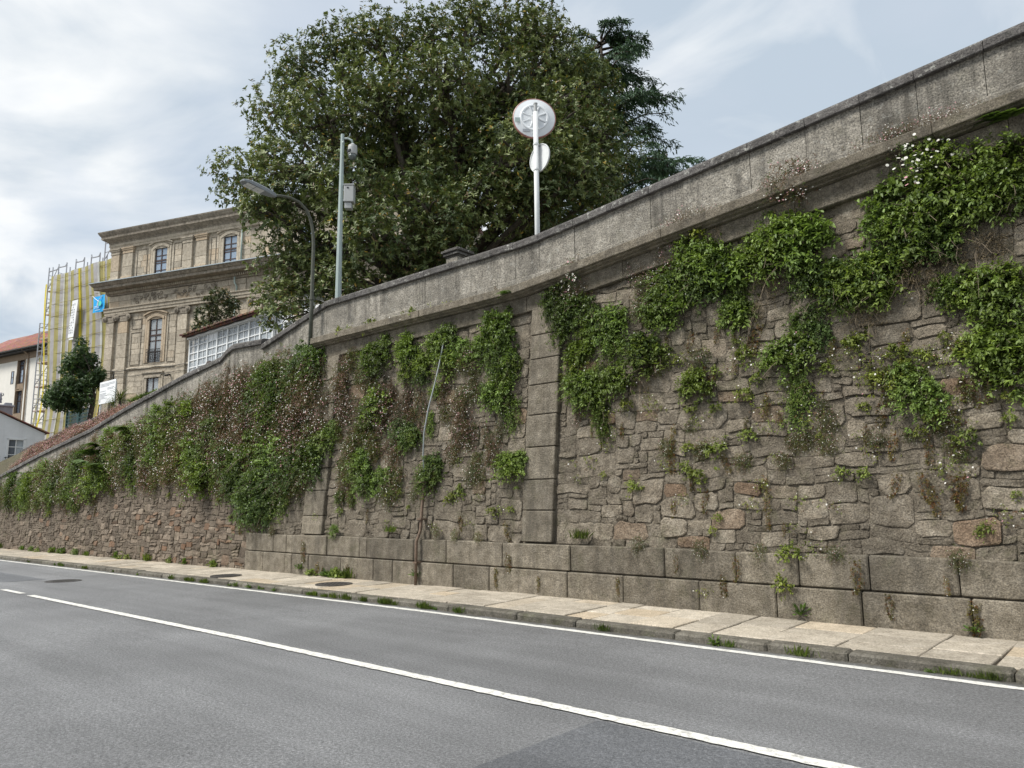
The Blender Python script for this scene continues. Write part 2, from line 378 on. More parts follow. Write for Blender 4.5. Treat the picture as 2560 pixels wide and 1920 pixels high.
# ================================================================ ground, road, pavement
def sheet(name, xs, ys, zf, mat, kind='structure'):
    mb = MB(); n = len(ys)
    mb.v = [(x, y, zf(x, y)) for x in xs for y in ys]
    mb.f = [(i*n+j, (i+1)*n+j, (i+1)*n+j+1, i*n+j+1) for i in range(len(xs)-1) for j in range(n-1)]
    o = mb.build(name, mat, None, (0, 0, 0)); tag(o, kind=kind); return o
sheet('ground', [-900, -200, -60, 60, 900], [-900, -60, 9.6, 200, 900], lambda x, y: -.75 if y < 12 else -.75, M['earth'])
xs_r = [-140, -100, -80, -60, -50, -42, -36, -30, -26, -22, -18, -14, -11, -9, -6, -3, 0, 4, 10, 30]
sheet('road', xs_r, [-7, -3, 0, 3, 5, 6.6, 8.26], lambda x, y: gz(x)+.035*(1-abs(y-4.9)/6)*.5-.015, M['asphalt'])
def rz(x, y): return gz(x)+.0175*(1-abs(y-4.9)/6)-.015
def marking(name, x0, x1, y0, y1, mat, lift=.004, kind='structure', n=14, jag=0.0):
    xs = [x0+(x1-x0)*i/n for i in range(n+1)]; mb = MB()
    for x in xs:
        for y in (y0, y1): mb.v.append((x, y+random.uniform(-jag, jag), rz(x, y)+lift))
    mb.f = [(2*i, 2*i+2, 2*i+3, 2*i+1) for i in range(n)]
    o = mb.build(name, mat); tag(o, kind=kind); return o
marking('edge_line', -60, 12, 7.90, 8.02, M['paint'], .005, n=620, jag=.009)
marking('centre_line', -16.65, 12, 4.88, 5.01, M['paint'], .010, n=420, jag=.008)
marking('centre_line_dash', -18.4, -17.15, 4.90, 5.02, M['paint'], .010, n=4)
marking('asphalt_patch', -3.5, 9, 1.4, 4.84, M['asphalt_patch'], .005, n=20, jag=.012)
marking('asphalt_patch', -26, -20.4, 5.5, 6.35, M['asphalt_patch'], .004, n=10, jag=.02)

pav = sheet('pavement', xs_r, [8.30, 8.7, 9.3, 9.95], lambda x, y: gz(x)+.058+(y-8.3)*.022, M['joint'])
def pz(x, y): return gz(x)+.086+(y-8.3)*.022
kb = empty('kerb', (-10, 8.3, 0)); tag(kb, kind='structure')
x = -58.0
while x < 6:
    L = random.uniform(.75, 1.5)*(1.3 if x < -30 else 1); g = .012; dz = random.uniform(-.012, .008); dyy = random.uniform(-.012, .012)
    m = MB(); x1 = x+L-g
    m.hexa([(xx, yy+dyy, z_) for xx in (x, x1) for yy in (8.20, 8.42) for z_ in (gz(xx)-.1, gz(xx)+.088+dz+(0.002 if yy > 8.3 else -.006))], .022)
    m.build('kerb_stone', M['kerb'], kb, smooth=False); x += L
x = -46.0
while x < 5:
    w = random.choice([.42, .5, .55, .62, .7, .8]) * (1.15 if x < -25 else 1)
    cuts = [8.425]
    k = random.choice([2, 2, 3, 3]); rem = 9.86-8.425
    fr = sorted(random.uniform(.22, .78) for _ in range(k-1)) if k == 2 else [random.uniform(.25, .4), random.uniform(.6, .75)]
    cuts += [8.425+rem*f for f in fr] + [9.9]
    sk = random.uniform(-.02, .02)
    for a, b in zip(cuts, cuts[1:]):
        g = .006; dz = random.uniform(-.006, .006); tl = random.uniform(-.004, .004)
        xo = random.uniform(-.01, .01)
        m = MB(); m.hexa([(xx+xo+sk*(yy-9), yy, pz(xx, yy)+dz+(tl if xx > x else -tl)+(0 if top else -.06)) for xx in (x+g, x+w-g) for yy in (a+g, b-g) for top in (0, 1)], .008)
        m.build('paving_slab', M['slab'], pav)
    x += w

# round covers
def manhole(name, c, r, zc, label):
    t_ = empty(name, (c[0], c[1], zc)); tag(t_, label, 'manhole cover', None)
    m = MB(); m.lathe([(r+.045, -.03), (r+.045, .006), (r+.012, .006), (r+.012, -.02)], (c[0], c[1], zc), 28); m.build('frame', M['iron'], t_)
    m = MB(); m.lathe([(r, -.03), (r, .004), (r*.94, .007), (r*.9, .004)], (c[0], c[1], zc), 28)
    for i in range(-5, 6):
        for j in range(-5, 6):
            if math.hypot(i, j)*r/6 < r*.82 and (i+j) % 2 == 0: m.box(c[0]+i*r/6-.018, c[0]+i*r/6+.018, c[1]+j*r/6-.018, c[1]+j*r/6+.018, zc, zc+.009)
    m.build('cover', M['iron'], t_)
manhole('manhole_cover', (-16.4, 8.72), .29, pz(-16.4, 8.72)+.012, 'round iron cover set in the pavement before the left end of the plinth')
manhole('manhole_cover', (-12.65, 8.95), .31, pz(-12.65, 8.95)+.012, 'round iron cover set in the pavement beside the rusty pipe')
manhole('manhole_cover', (-19.55, 6.45), .33, rz(-19.55, 6.45)+.004, 'round iron cover set in the asphalt of the road')

# ================================================================ masonry helpers
def nz2(x, z, s): 
    v = noise.noise_vector(Vector((x*s, z*s, 4.2))); return v.x, v.y
def pack(x0, x1, z0, z1f, cw, ch, sizes, wts):
    """fills a strip with random rectangles on a fine grid"""
    nx = int((x1-x0)/cw); nzm = int((max(z1f(x0), z1f(x1), z1f((x0+x1)/2))-z0)/ch)+1
    occ = [[False]*(nzm+8) for _ in range(nx+8)]; out_ = []
    for j in range(nzm):
        for i in range(nx):
            if occ[i][j]: continue
            for _ in range(6):
                w, h = random.choices(sizes, wts)[0]
                w = min(w, nx-i)
                while w > 1 and any(occ[i+a][j] for a in range(w)): w -= 1
                if h > w*1.3+1: h = max(1, int(w))
                if not any(occ[i+a][j+b] for a in range(w) for b in range(h)): break
                w, h = 1, 1
            for a in range(w):
                for b in range(h): occ[i+a][j+b] = True
            xx0, zz0 = x0+i*cw, z0+j*ch
            if zz0+h*ch*.4 > z1f(xx0+w*cw/2): continue
            out_.append((xx0, xx0+w*cw, zz0, zz0+h*ch))
    return out_
def add_stone(mb, x0, x1, z0, z1, gap, dep, ysurf, amp=.04, ns=1.5):
    w, h = x1-x0-2*gap, z1-z0-2*gap
    if w < .02 or h < .015: return
    x0 += gap; z0 += gap; cx, cz = x0+w/2, z0+h/2
    c = min(w, h)*random.uniform(.05, .30); c2 = min(w, h)*random.uniform(.05, .30)
    P = [(x0+c, z0), (x0+w*random.uniform(.4, .6), z0-random.uniform(-.01, .012)), (x0+w-c2, z0), (x0+w, z0+c2), (x0+w, z0+h-c), (x0+w-c, z0+h), (x0+w*random.uniform(.4, .6), z0+h+random.uniform(-.012, .012)), (x0+c2, z0+h), (x0, z0+h-c2), (x0, z0+c)]
    n = len(P); d = dep*random.uniform(.45, 1.25); tx, tz = random.uniform(-.7, .7)*d, random.uniform(-.7, .7)*d
    V = []
    for ring, (sc, dd) in enumerate(((1.0, -.05), (.985, d*.8), (.90, d))):
        for (px, pz_) in P:
            ax, az = nz2(px, pz_, ns); a2, c2_ = nz2(px+9, pz_+4, ns*3.4); xx = cx+(px-cx)*sc+(ax+a2*.42)*amp; zz = cz+(pz_-cz)*sc+(az+c2_*.42)*amp
            dy_ = dd + (((px-cx)/w)*tx + ((pz_-cz)/h)*tz + random.uniform(-.1, .1)*d if ring else 0)
            V.append((xx, ysurf(zz)-dy_, zz))
    ax, az = nz2(cx, cz, ns)
    V.append((cx+ax*amp+random.uniform(-.1, .1)*w, ysurf(cz)-d*random.uniform(.85, 1.25), cz+az*amp+random.uniform(-.1, .1)*h))
    F = []
    for r in range(2):
        for k in range(n):
            k2 = (k+1) % n; F.append((r*n+k, (r+1)*n+k, (r+1)*n+k2, r*n+k2))
    for k in range(n): F.append((2*n+k, 3*n, 2*n+(k+1) % n))
    mb.add(V, F)

# ================================================================ right retaining wall
wallR = empty('retaining_wall', (-8, Y0, gz(-8)))
tag(wallR, 'tall battered granite retaining wall with pilasters, cornice and parapet', 'retaining wall')
wallL = empty('rubble_wall', (-30, Y0, gz(-30)))
tag(wallL, 'low brown rubble wall with small stones under the sloping ramp parapet', 'rubble wall')
def frz(x): return ztop(x)-1.48           # underside of the frieze
# core (earth and mortar behind the stones)
def core(name, xa, xb, f, parent, step=1.2):
    m = MB(); n = max(1, int((xb-xa)/step)); X = [xa+(xb-xa)*i/n for i in range(n+1)]
    def prof(x): t = f(x); return [(-.4, yw(-.4)-.012), (t, yw(t)-.012), (t, 10.95), (-.4, 10.95)]
    for x in X: m.v += [(x, y, z) for z, y in prof(x)]
    for i in range(n):
        for k in range(4):
            k2 = (k+1) % 4; m.f.append((4*i+k, 4*i+k2, 4*i+4+k2, 4*i+4+k))
    m.f += [(0, 1, 2, 3), (4*n+3, 4*n+2, 4*n+1, 4*n)]
    return m.build(name, M['mortar'], parent)
core('core', XJ, XR, lambda x: (ztopL(x)-1.12 if x < XC else ztop(x)-1.0), wallR)
core('core', XL, XJ, lambda x: ztopL(x)-1.12, wallL)

# rubble of the right wall
sizes = [(1, 1), (2, 1), (3, 1), (2, 2), (3, 2), (4, 2), (3, 3), (4, 3), (5, 3), (5, 2), (6, 4)]
wtsR = [12, 18, 15, 9, 16, 10, 7, 7, 5, 5, 3.5]
rects = pack(-7.92, 3.0, .93, lambda x: frz(x)+.02, .125, .090, sizes, wtsR)
rects2 = pack(-14.42, -8.60, .93, lambda x: frz(x)+.02, .125, .090, sizes, wtsR)
rects3 = pack(XJ, -15.2, .93, lambda x: ztopL(x)-1.15, .125, .090, sizes, wtsR)
allr = rects+rects2+rects3
def vis_area(r):
    xm, zm = (r[0]+r[1])/2, (r[2]+r[3])/2; d = math.hypot(xm, Y0)
    a = (r[1]-r[0])*(r[3]-r[2])/(d*d*d)
    if xm > -.9: a *= .01
    return a
allr.sort(key=vis_area, reverse=True)
for r in allr[:290]:
    mb = MB(); add_stone(mb, *r, random.uniform(.002, .010), .040, yw, .068, 2.0); mb.build('stone', M['rubble'], wallR, smooth=False)
mb = MB()
for r in allr[290:]: add_stone(mb, *r, random.uniform(.002, .010), .036, yw, .068, 2.0)
tag(mb.build('small_stones', M['rubble'], wallR, smooth=False), kind='stuff')

# plinth: two courses of long blocks
def plinth_course(z0f, z1f, proud, joints):
    for a, b in zip(joints, joints[1:]):
        g = .007; pr = proud+random.uniform(-.012, .012)
        mb = MB(); mb.hexa([(xx, yy, zz) for xx in (a+g, b-g) for yy in (Y0-pr, Y0+.15) for zz in (z0f(xx), z1f(xx))], .016)
        mb.build('plinth_block', M['ashlar'], wallR)
def jl(a, b, lo, hi):
    X = [a]
    while X[-1] < b-lo: X.append(min(b, X[-1]+random.uniform(lo, hi)))
    X[-1] = b; return X
jt = [XJ, -16.3, -15.75, -15.5, -14.15, -13.0, -12.75, -11.3, -10.4, -9.0, -7.55, -5.85, -4.75, -3.9, -3.05, -2.1, -1.2, .1, 1.4, 2.8, XR]
jb = [XJ, -16.7, -15.75, -15.45, -14.8, -13.6, -12.5, -11.9, -10.2, -9.3, -7.6, -6.55, -5.3, -4.2, -3.15, -2.0, -1.0, .4, 2.0, 3.6, XR]
zb = lambda x: gz(x)-.05
plinth_course(zb, lambda x: .515, .075, jb)
plinth_course(lambda x: .53, lambda x: .935+.012*math.sin(x*1.7), .055, jt)

# pilasters
def pilaster(x0, x1, z0, z1, proud):
    z = z0
    while z < z1-.15:
        h = random.uniform(.40, .58); h = min(h, z1-z)
        if z1-(z+h) < .2: h = z1-z
        g = .006; pr = proud+random.uniform(-.012, .012); j = random.uniform(-.012, .012)
        mb = MB(); mb.hexa([(xx+j, (yw(zz)-pr if fr == 0 else yw(zz)+.1), zz) for xx in (x0, x1) for fr in (0, 1) for zz in (z+g, z+h-g)], .014)
        mb.build('pilaster_block', M['ashlar'], wallR); z += h
pilaster(-8.60, -7.94, .955, frz(-8.2)+.01, .11)
pilaster(-15.2, -14.42, .955, frz(-14.5)+.01, .11)

# frieze, cornice, parapet panels and coping, stone by stone
def run(name, joints, prof, zref, mat, parent, gap=.004, jit=.007, yoff=None):
    """prof in (Y, z relative to zref(x)); one piece between each two joints"""
    for a, b in zip(joints, joints[1:]):
        dy_, dz_ = random.uniform(-jit, jit), random.uniform(-jit*.6, jit*.6)
        k = max(1, int((b-a)/.7)) if abs(zref(a)+zref(b)-2*zref((a+b)/2)) > .01 else 1
        X = [a+gap+(b-a-2*gap)*i/k for i in range(k+1)]
        mb = MB(); mb.prism(prof, [(lambda p, q, xx=xx: (xx, p+dy_+(yoff(xx) if yoff else 0), zref(xx)+q+dz_)) for xx in X])
        mb.build(name, mat, parent)
FR = [(10.19, -1.205), (10.195, -1.475), (10.205, -1.485), (10.5, -1.485), (10.5, -1.20), (10.2, -1.20)]
run('frieze_block', jl(XC, XR, .9, 1.5), FR, ztop, M['ashlar'], wallR)
CO = [(10.33, -.955), (10.02, -.985), (9.985, -.995), (9.98, -1.005), (9.98, -1.125), (9.985, -1.135), (10.03, -1.137), (10.05, -1.16), (10.11, -1.175), (10.12, -1.195), (10.16, -1.20), (10.4, -1.20), (10.4, -.955)]
run('cornice_stone', jl(XC-.07, XR, 1.3, 2.2), CO, ztop, M['ashlar'], wallR)
BASE = [(10.35, -.76), (10.335, -.775), (10.33, -.95), (10.6, -.95), (10.6, -.76)]
PA = [(10.375, -.165), (10.38, -.758), (10.70, -.758), (10.70, -.165)]
CP = [(10.315, -.172), (10.305, -.16), (10.305, -.065), (10.325, -.028), (10.38, -.006), (10.50, .006), (10.64, -.004), (10.73, -.03), (10.76, -.07), (10.76, -.16), (10.74, -.172)]
jp = jl(XC, -8.5, .5, .95)[:-1] + [-8.55, -7.75, -7.0, -6.19, -5.58, -4.46, -3.62, -2.87, -2.17, -1.4, -.6, .3, 1.3, 2.3, 3.6, XR]
jb2 = jl(XC, XR, .9, 1.6)
run('parapet_base_stone', jb2, BASE, ztop, M['parapet'], wallR)
run('parapet_panel', jp, PA, ztop, M['parapet'], wallR)
run('coping_stone', [j+(.02 if i % 3 else 0) for i, j in enumerate(jp[::1])], CP, ztop, M['coping'], wallR, jit=.004)
m = MB(); m.prism([(10.2, -1.20), (10.2, -1.06), (10.7, -1.0), (10.7, -1.48), (10.2, -1.48)], [(lambda p, q, xx=xx: (xx, p+.02, ztop(xx)+q-.01)) for xx in (XC+.05, -8.8, -7.4, XR-.05)])
m.build('backing', M['mortar'], wallR)

# ================================================================ left ramp wall
sizesL = [(1, 1), (2, 1), (3, 1), (4, 1), (2, 2), (3, 2), (4, 2), (3, 3), (5, 2)]
wtsL = [9, 16, 14, 5, 7, 9, 4, 2.2, 1.5]
rl = pack(-46, XJ-.02, -.2, lambda x: ztopL(x)-1.2, .115, .078, sizesL, wtsL)
def vis_l(r):
    xm, zm = (r[0]+r[1])/2, (r[2]+r[3])/2
    if r[3] < gz(xm)+.12: return 0
    cover = 1.0 if zm < interp(xm, [(-40, 1.5), (-30, 1.55), (-24, 1.75), (-19, 1.2), (-17, .7)]) else .15
    return cover*(r[1]-r[0])*(r[3]-r[2])/math.hypot(xm, Y0)**3
rl.sort(key=vis_l, reverse=True)
for r in rl[:295]:
    mb = MB(); add_stone(mb, *r, random.uniform(.003, .009), .042, yw, .055, 2.4); mb.build('stone', M['rubble_left'], wallL, smooth=False)
rest = rl[295:]
mb = MB()
for r in rest: add_stone(mb, *r, random.uniform(.003, .009), .038, yw, .055, 2.4)
tag(mb.build('small_stones', M['rubble_left'], wallL, smooth=False), kind='stuff')
rpar = empty('ramp_parapet', (-28, 10.5, ztopL(-28)-1.1)); tag(rpar, 'sloping granite parapet with rounded coping along the descending ramp', 'parapet')
jL = [XL]+jl(-46, -20.3, .9, 1.5)
jL2 = jl(-18.12, XC, .7, 1.0)
BL = [(10.35, -.80), (10.34, -.81), (10.33, -1.25), (10.6, -1.25), (10.6, -.80)]
PL = [(10.375, -.165), (10.38, -.798), (10.70, -.798), (10.70, -.165)]
for JJ in (jL, jL2):
    run('parapet_base_stone', JJ, BL, ztopL, M['parapet'], rpar)
    run('parapet_panel', JJ, PL, ztopL, M['parapet'], rpar)
    run('coping_stone', JJ, CP, ztopL, M['coping'], rpar, jit=.004)
# bowed bastion between the two flights of the ramp
bow = lambda x: -.22*math.cos((x+19.22)/(1.12)*math.pi/2)**2 if abs(x+19.22) < 1.12 else 0
zbow = lambda x: interp(x, [(-20.34, 5.82), (-19.9, 5.93), (-19.4, 5.99), (-18.11, 6.0)])
jbw = [-20.3+.5475*i for i in range(5)]
for nm, pr, mt in (('parapet_base_stone', BL, 'parapet'), ('parapet_panel', PL, 'parapet'), ('coping_stone', CP, 'coping')):
    run(nm, jbw, pr, zbow, M[mt], rpar, gap=.001, jit=.0, yoff=bow)

# inner garden wall behind the flower bank
iw = empty('garden_wall', (-36, 12.8, 4.6)); tag(iw, 'old stone garden wall climbing behind the bank of pink flowers', 'garden wall')
IWP = [(12.62, .0), (12.60, -.02), (12.60, -.12), (12.65, -.14), (12.66, -1.3), (13.0, -1.3), (13.0, -.14), (13.05, -.12), (13.05, -.02), (13.03, 0)]
run('wall_block', jl(-46, -28.5, 1.1, 1.9), IWP, zin, M['coping'], iw, jit=.02)

# ================================================================ hillside behind the walls
def hill(x, y):
    st = (ztop(x) if x > XC else ztopL(x))-1.22
    if x < -28.5:
        k = min(1, (-28.5-x)/2); bank = ztopL(x)-.25 + (zin(x)-.14-(ztopL(x)-.25))*min(1, max(0, (y-10.7)/1.9)); terr = zin(x)-.30
        v = bank if y < 12.62 else terr
        return st+(v-st)*k
    return st
ys_h = [10.69, 11.0, 11.6, 12.2, 12.6, 12.64, 13.2, 14.5, 16, 20, 30, 60, 130]
xs_h = [-58, -54, -50, -46, -42, -38, -35, -33, -31, -30, -29, -28, -26, -24, -22, -20, -18, -15.3, -12, -8.5, -4, 0, 5, 20]
sheet('hillside', xs_h, ys_h, lambda x, y: hill(x, y), M['earth'])
# ================================================================ buildings
def lloc(o):
    v = Vector((0, 0, 0))
    while o.parent is not None: v += o.location; o = o.parent
    return v
def lb(mb, name, mat, parent, smooth=False):
    """verts given in the local coordinates of the (rotated) root of parent"""
    a = np.array(mb.v); c = Vector((a.min(0)+a.max(0))/2); me = mb.mesh(name, c, smooth)
    return obj(name, me, mat, parent, c-lloc(parent))
def lbox(name, mat, parent, x0, x1, y0, y1, z0, z1, bev=0): 
    m = MB(); m.box(x0, x1, y0, y1, z0, z1, bev); return lb(m, name, mat, parent)
def facing(th): return (0, 0, R_(th))

# ---- big stone convent building; local x along facade, -y outwards, z = world height
sb = empty('stone_building', (-54.61, 19.54, 0), rot=facing(20)); tag(sb, 'ochre granite palace with paired pilasters, arched windows and heavy cornices', 'building')
Wd, ZB = 24.0, 3.0
openings = [(3.85, 4.95, 11.0, 13.95), (3.9, 4.95, 7.2, 9.97), (3.92, 5.0, 16.8, 18.85), (9.82, 10.9, 16.8, 18.85), (15.9, 16.85, 16.8, 18.75), (15.9, 16.85, 11, 13.95)]
# wall core with real openings: strips
m = MB()
def strip(z0, z1):
    ops = sorted([o_ for o_ in openings if o_[2] < z1-1e-6 and o_[3] > z0+1e-6]); x = 0.0
    for o_ in ops: m.box(x, o_[0], .0, .55, z0, z1); x = o_[1]
    m.box(x, Wd, 0, .55, z0, z1)
zs_ = sorted({ZB, 20.0} | {o_[2] for o_ in openings} | {o_[3] for o_ in openings})
for a, b in zip(zs_, zs_[1:]): strip(a, b)
m.box(0, .55, .55, 16, ZB, 20.0); m.box(Wd-.55, Wd, .55, 16, ZB, 20); m.box(0, Wd, 16, 16.5, ZB, 20); m.box(.55, Wd-.55, .55, 16, 19.5, 19.9)
wall_b = lb(m, 'wall', M['facade'], sb)
# ashlar facing
cnt = 0
def zone(x0, x1, z0, z1, y, hmin=.36, hmax=.46, wmin=.55, wmax=1.05):
    global cnt
    z = z0
    while z < z1-.1:
        h = random.uniform(hmin, hmax); h = h if z1-(z+h) > .22 else z1-z
        x = x0
        while x < x1-.05:
            w = random.uniform(wmin, wmax); w = w if x1-(x+w) > .25 else x1-x
            g = .009; a, b, c_, d_ = x+g, x+w-g, z+g, z+h-g
            hit = False
            for o_ in openings:
                if a < o_[1]+.42 and b > o_[0]-.42 and c_ < o_[3]+.55 and d_ > o_[2]-.12:
                    if a < o_[0]-.44 and b > o_[0]-.43: b = o_[0]-.43
                    elif b > o_[1]+.44 and a < o_[1]+.43: a = o_[1]+.43
                    else: hit = True
            if not hit and b-a > .08 and cnt < 298:
                pr = .016+random.uniform(-.005, .005); mm = MB(); mm.box(a, b, y-pr, y+.02, c_, d_, .01); lb(mm, 'ashlar_block', M['facade'], sb); cnt += 1
            x += w
        z += h
zone(2.05, 6.35, 10.85, 14.55, 0); zone(2.05, 6.35, 8.6, 10.35, 0); zone(7.25, 8.2, 9.5, 14.55, 0)
zone(2.1, 6.4, 16.95, 19.3, 0); zone(8.55, 12.0, 16.95, 19.3, 0); zone(0.0, 11.8, 15.05, 15.9, -.05, .4, .5, .8, 1.4); zone(8.3, 12, 12.6, 14.5, 0)
# pilasters
def pil(x0, x1, z0, z1, proud=.16, ionic=False):
    z = z0; p_ = empty('pilaster', ((x0+x1)/2, 0, z0), sb)
    k = 0
    while z < z1-.2:
        h = random.uniform(.75, 1.0); h = h if z1-(z+h) > .5 else z1-z
        lbox('drum', M['facade'], p_, x0, x1, -proud, .02, z+.008, z+h-.008, .012); z += h
    if ionic:
        m = MB(); m.box(x0-.02, x1+.02, -proud-.03, 0, z1, z1+.12, .01); m.box(x0-.06, x1+.06, -proud-.06, 0, z1+.40, z1+.52, .01)
        Mx = Matrix.Rotation(R_(90), 3, 'X')
        for xx in (x0-.10, x1+.10):
            m.lathe([(.19, 0), (.21, .03), (.21, .12), (.13, .13), (.12, .17), (.06, .18), (.05, .21)], (xx, -proud+.02, z1+.26), 14, Mx)
        m.box(x0+.02, x1-.02, -proud-.02, 0, z1+.12, z1+.40, .02)
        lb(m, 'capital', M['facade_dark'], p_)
    else:
        m = MB()
        for i, (pp, a, b) in enumerate(((.03, 0, .08), (.02, .08, .22), (.07, .22, .32), (.11, .32, .42))): m.box(x0-pp, x1+pp, -proud-pp, 0, z1+a, z1+b, .008)
        lb(m, 'capital', M['facade'], p_)
    m = MB(); m.box(x0-.06, x1+.06, -proud-.06, 0, z0-.02, z0+.3, .02); lb(m, 'base', M['facade'], p_)
for x0, x1 in ((0, .72), (1.12, 1.98), (6.42, 7.2), (12.4, 13.2)): pil(x0, x1, 7.0, 14.02, .17, True)
for x0, x1 in ((0, .75), (1.1, 2.0), (6.47, 7.27), (7.62, 8.5), (13, 13.8)): pil(x0, x1, 16.9, 18.85, .15)
# entablatures
def mould(name, prof, x0, x1, mat, parent, ret=True):
    m = MB(); m.prism(prof, [(lambda p, q, xx=xx, s=s: (xx+(s*p if ret else 0), p, q)) for xx, s in ((x0, 1), (x1, -1))]); return lb(m, name, mat, parent)
mould('architrave', [(0.0, 14.56), (-.20, 14.56), (-.20, 14.72), (-.24, 14.74), (-.24, 14.92), (-.30, 14.96), (-.30, 15.03), (0, 15.03)], 0, Wd, M['facade'], sb)
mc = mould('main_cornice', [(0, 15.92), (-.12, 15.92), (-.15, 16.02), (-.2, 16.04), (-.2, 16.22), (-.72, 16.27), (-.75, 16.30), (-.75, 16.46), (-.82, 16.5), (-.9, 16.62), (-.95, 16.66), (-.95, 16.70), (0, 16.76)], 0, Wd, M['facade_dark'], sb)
mould('lead_flashing', [(0, 16.79), (-.97, 16.72), (-.985, 16.69), (-.985, 16.745), (0, 16.82)], 0, Wd, M['lead'], mc)
m = MB()
x = .02
while x < 13: m.box(x, x+.10, -.30, -.2, 16.05, 16.21, .005); x += .165
tag(lb(m, 'dentils', M['facade'], mc), kind='stuff')
mould('string_course', [(0, 10.62), (-.05, 10.62), (-.08, 10.66), (-.08, 10.76), (-.03, 10.8), (0, 10.8)], 0, Wd, M['facade'], sb)
mould('upper_architrave', [(0, 19.28), (-.17, 19.28), (-.17, 19.42), (-.21, 19.44), (-.21, 19.62), (0, 19.62)], 0, Wd, M['facade'], sb)
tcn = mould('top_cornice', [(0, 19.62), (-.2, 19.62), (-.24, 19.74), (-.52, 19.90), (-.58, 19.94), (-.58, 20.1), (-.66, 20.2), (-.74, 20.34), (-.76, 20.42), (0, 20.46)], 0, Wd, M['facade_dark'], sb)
mould('roof_edge', [(.25, 20.44), (-.25, 20.46), (-.3, 20.5), (-.3, 20.58), (.25, 20.62)], 1.0, Wd, M['facade_dark'], tcn, False)
m = MB(); m.prism([(0, 20.4), (8, 21.6), (16, 20.4)], [(lambda p, q, xx=xx: (xx, p, q)) for xx in (.8, Wd-.8)]); lb(m, 'roof', M['tile_old'], sb)
# frieze relief: weathered scroll carving
m = MB()
for k in range(46):
    u = random.uniform(2.3, 9.5); zz = random.uniform(15.2, 15.75); a0 = random.uniform(0, 6.28); r = random.uniform(.08, .2)
    m.tube([(u+r*(1-i*.09)*math.cos(a0+i*.8), -.09, zz+r*(1-i*.09)*math.sin(a0+i*.8)*.8) for i in range(8)], [.045-.004*i for i in range(8)], 5)
lb(m, 'carved_frieze', M['facade_dark'], sb, True)
# windows
def arc_pts(x0, x1, zs, rise, n=8): return [(x0+(x1-x0)*i/n, zs+rise*math.sin(math.pi*i/n)) for i in range(n+1)]
def window(x0, x1, z0, z1, arched, pane, rows, transom=None, curtains=False, balcony=False):
    w_ = empty('window', ((x0+x1)/2, 0, z0), sb)
    # stone surround
    m = MB()
    for a, b in ((x0-.20, x0), (x1, x1+.20)): m.box(a, b, -.05, .25, z0, z1, .01)
    for a, b in ((x0-.36, x0-.21), (x1+.21, x1+.36)): m.box(a, b, -.05, .02, z0, z1+.1, .008)
    if arched:
        for dr, pr, wd_ in ((0, .09, .20), (.21, .05, .14), (.34, .15, .09)):
            pts = arc_pts(x0-.2-dr*.9, x1+.2+dr*.9, z1-.08+dr, .24)
            for (xa, za), (xb, zb_) in zip(pts, pts[1:]): m.hexa([(p[0], yy, p[1]+dz) for p in ((xa, za), (xb, zb_)) for yy in (-pr, .2) for dz in (0, wd_)])
        m.box(x0, x1, -.02, .25, z1, z1+.18)
    else:
        m.box(x0-.2, x1+.2, -.09, .25, z1, z1+.2, .01); m.box(x0-.40, x1+.40, -.16, .02, z1+.3, z1+.40, .015); m.box(x0-.36, x1+.36, -.05, .02, z1+.2, z1+.3)
    lb(m, 'surround', M['facade'], w_)
    f = .055; m = MB()
    for a, b in ((x0+.002, x0+f), (x1-f, x1-.002), ((x0+x1)/2-.04, (x0+x1)/2+.04)): m.box(a, b, .03, .10, z0, z1)
    zz = [z0+(z1-z0)*i/rows for i in range(rows+1)]
    for q in zz: m.box(x0+f, x1-f, .035, .095, q-.028, q+.028)
    if transom: m.box(x0+.01, x1-.01, .02, .11, transom-.05, transom+.05)
    fr = lb(m, 'frame', M['brownwood'], w_)
    for c in range(2):
        a = x0+f if c == 0 else (x0+x1)/2+.04; b = (x0+x1)/2-.04 if c == 0 else x1-f
        for i in range(rows):
            m = MB(); m.box(a, b, .06, .07, zz[i]+.03, zz[i+1]-.03); lb(m, 'pane', pane, w_)
    m = MB(); n = 24
    for i in range(n):
        a, b = x0+.02+(x1-x0-.04)*i/n, x0+.02+(x1-x0-.04)*(i+1)/n
        m.hexa([(xx, .46+.02*math.sin(xx*40)+yy, q) for xx in (a, b) for yy in (0, .01) for q in (z0+.02, z1-.02)])
    lb(m, 'curtain' if curtains else 'blind', M['curtain'] if curtains else M['inkgrey'], w_)
    if balcony:
        bp = empty('balcony', ((x0+x1)/2, -.1, z0), w_); m = MB()
        for q in (z0+.03, z0+.5, z0+.68, z0+.86): m.box(x0-.06, x1+.06, -.16, -.12, q, q+.03)
        for i in range(9): xx = x0-.04+(x1-x0+.08)*i/8; m.box(xx-.009, xx+.009, -.15, -.13, z0, z0+.88)
        for i in range(6):
            cx = x0+.02+(x1-x0-.04)*(i+.5)/6
            for cz, r in ((z0+.25, .085), (z0+.60, .05), (z0+.77, .045)): m.tube([(cx+r*math.cos(t*.9), -.14, cz+r*math.sin(t*.9)) for t in range(8)], .011, 4)
        lb(m, 'railing', M['wrought'], bp)
window(3.85, 4.95, 11.0, 13.95, True, M['pane_pale'], 4, 12.85, False, True)
window(3.9, 4.95, 7.2, 9.97, False, M['pane_pale'], 3, None, True)
for x0 in (3.92, 9.82): window(x0, x0+1.08, 16.8, 18.85, True, M['pane_sky'], 4, 18.0)
window(15.9, 16.85, 16.8, 18.75, True, M['pane_sky'], 4, 18.0); window(15.9, 16.85, 11, 13.95, True, M['pane_pale'], 4, 12.85)
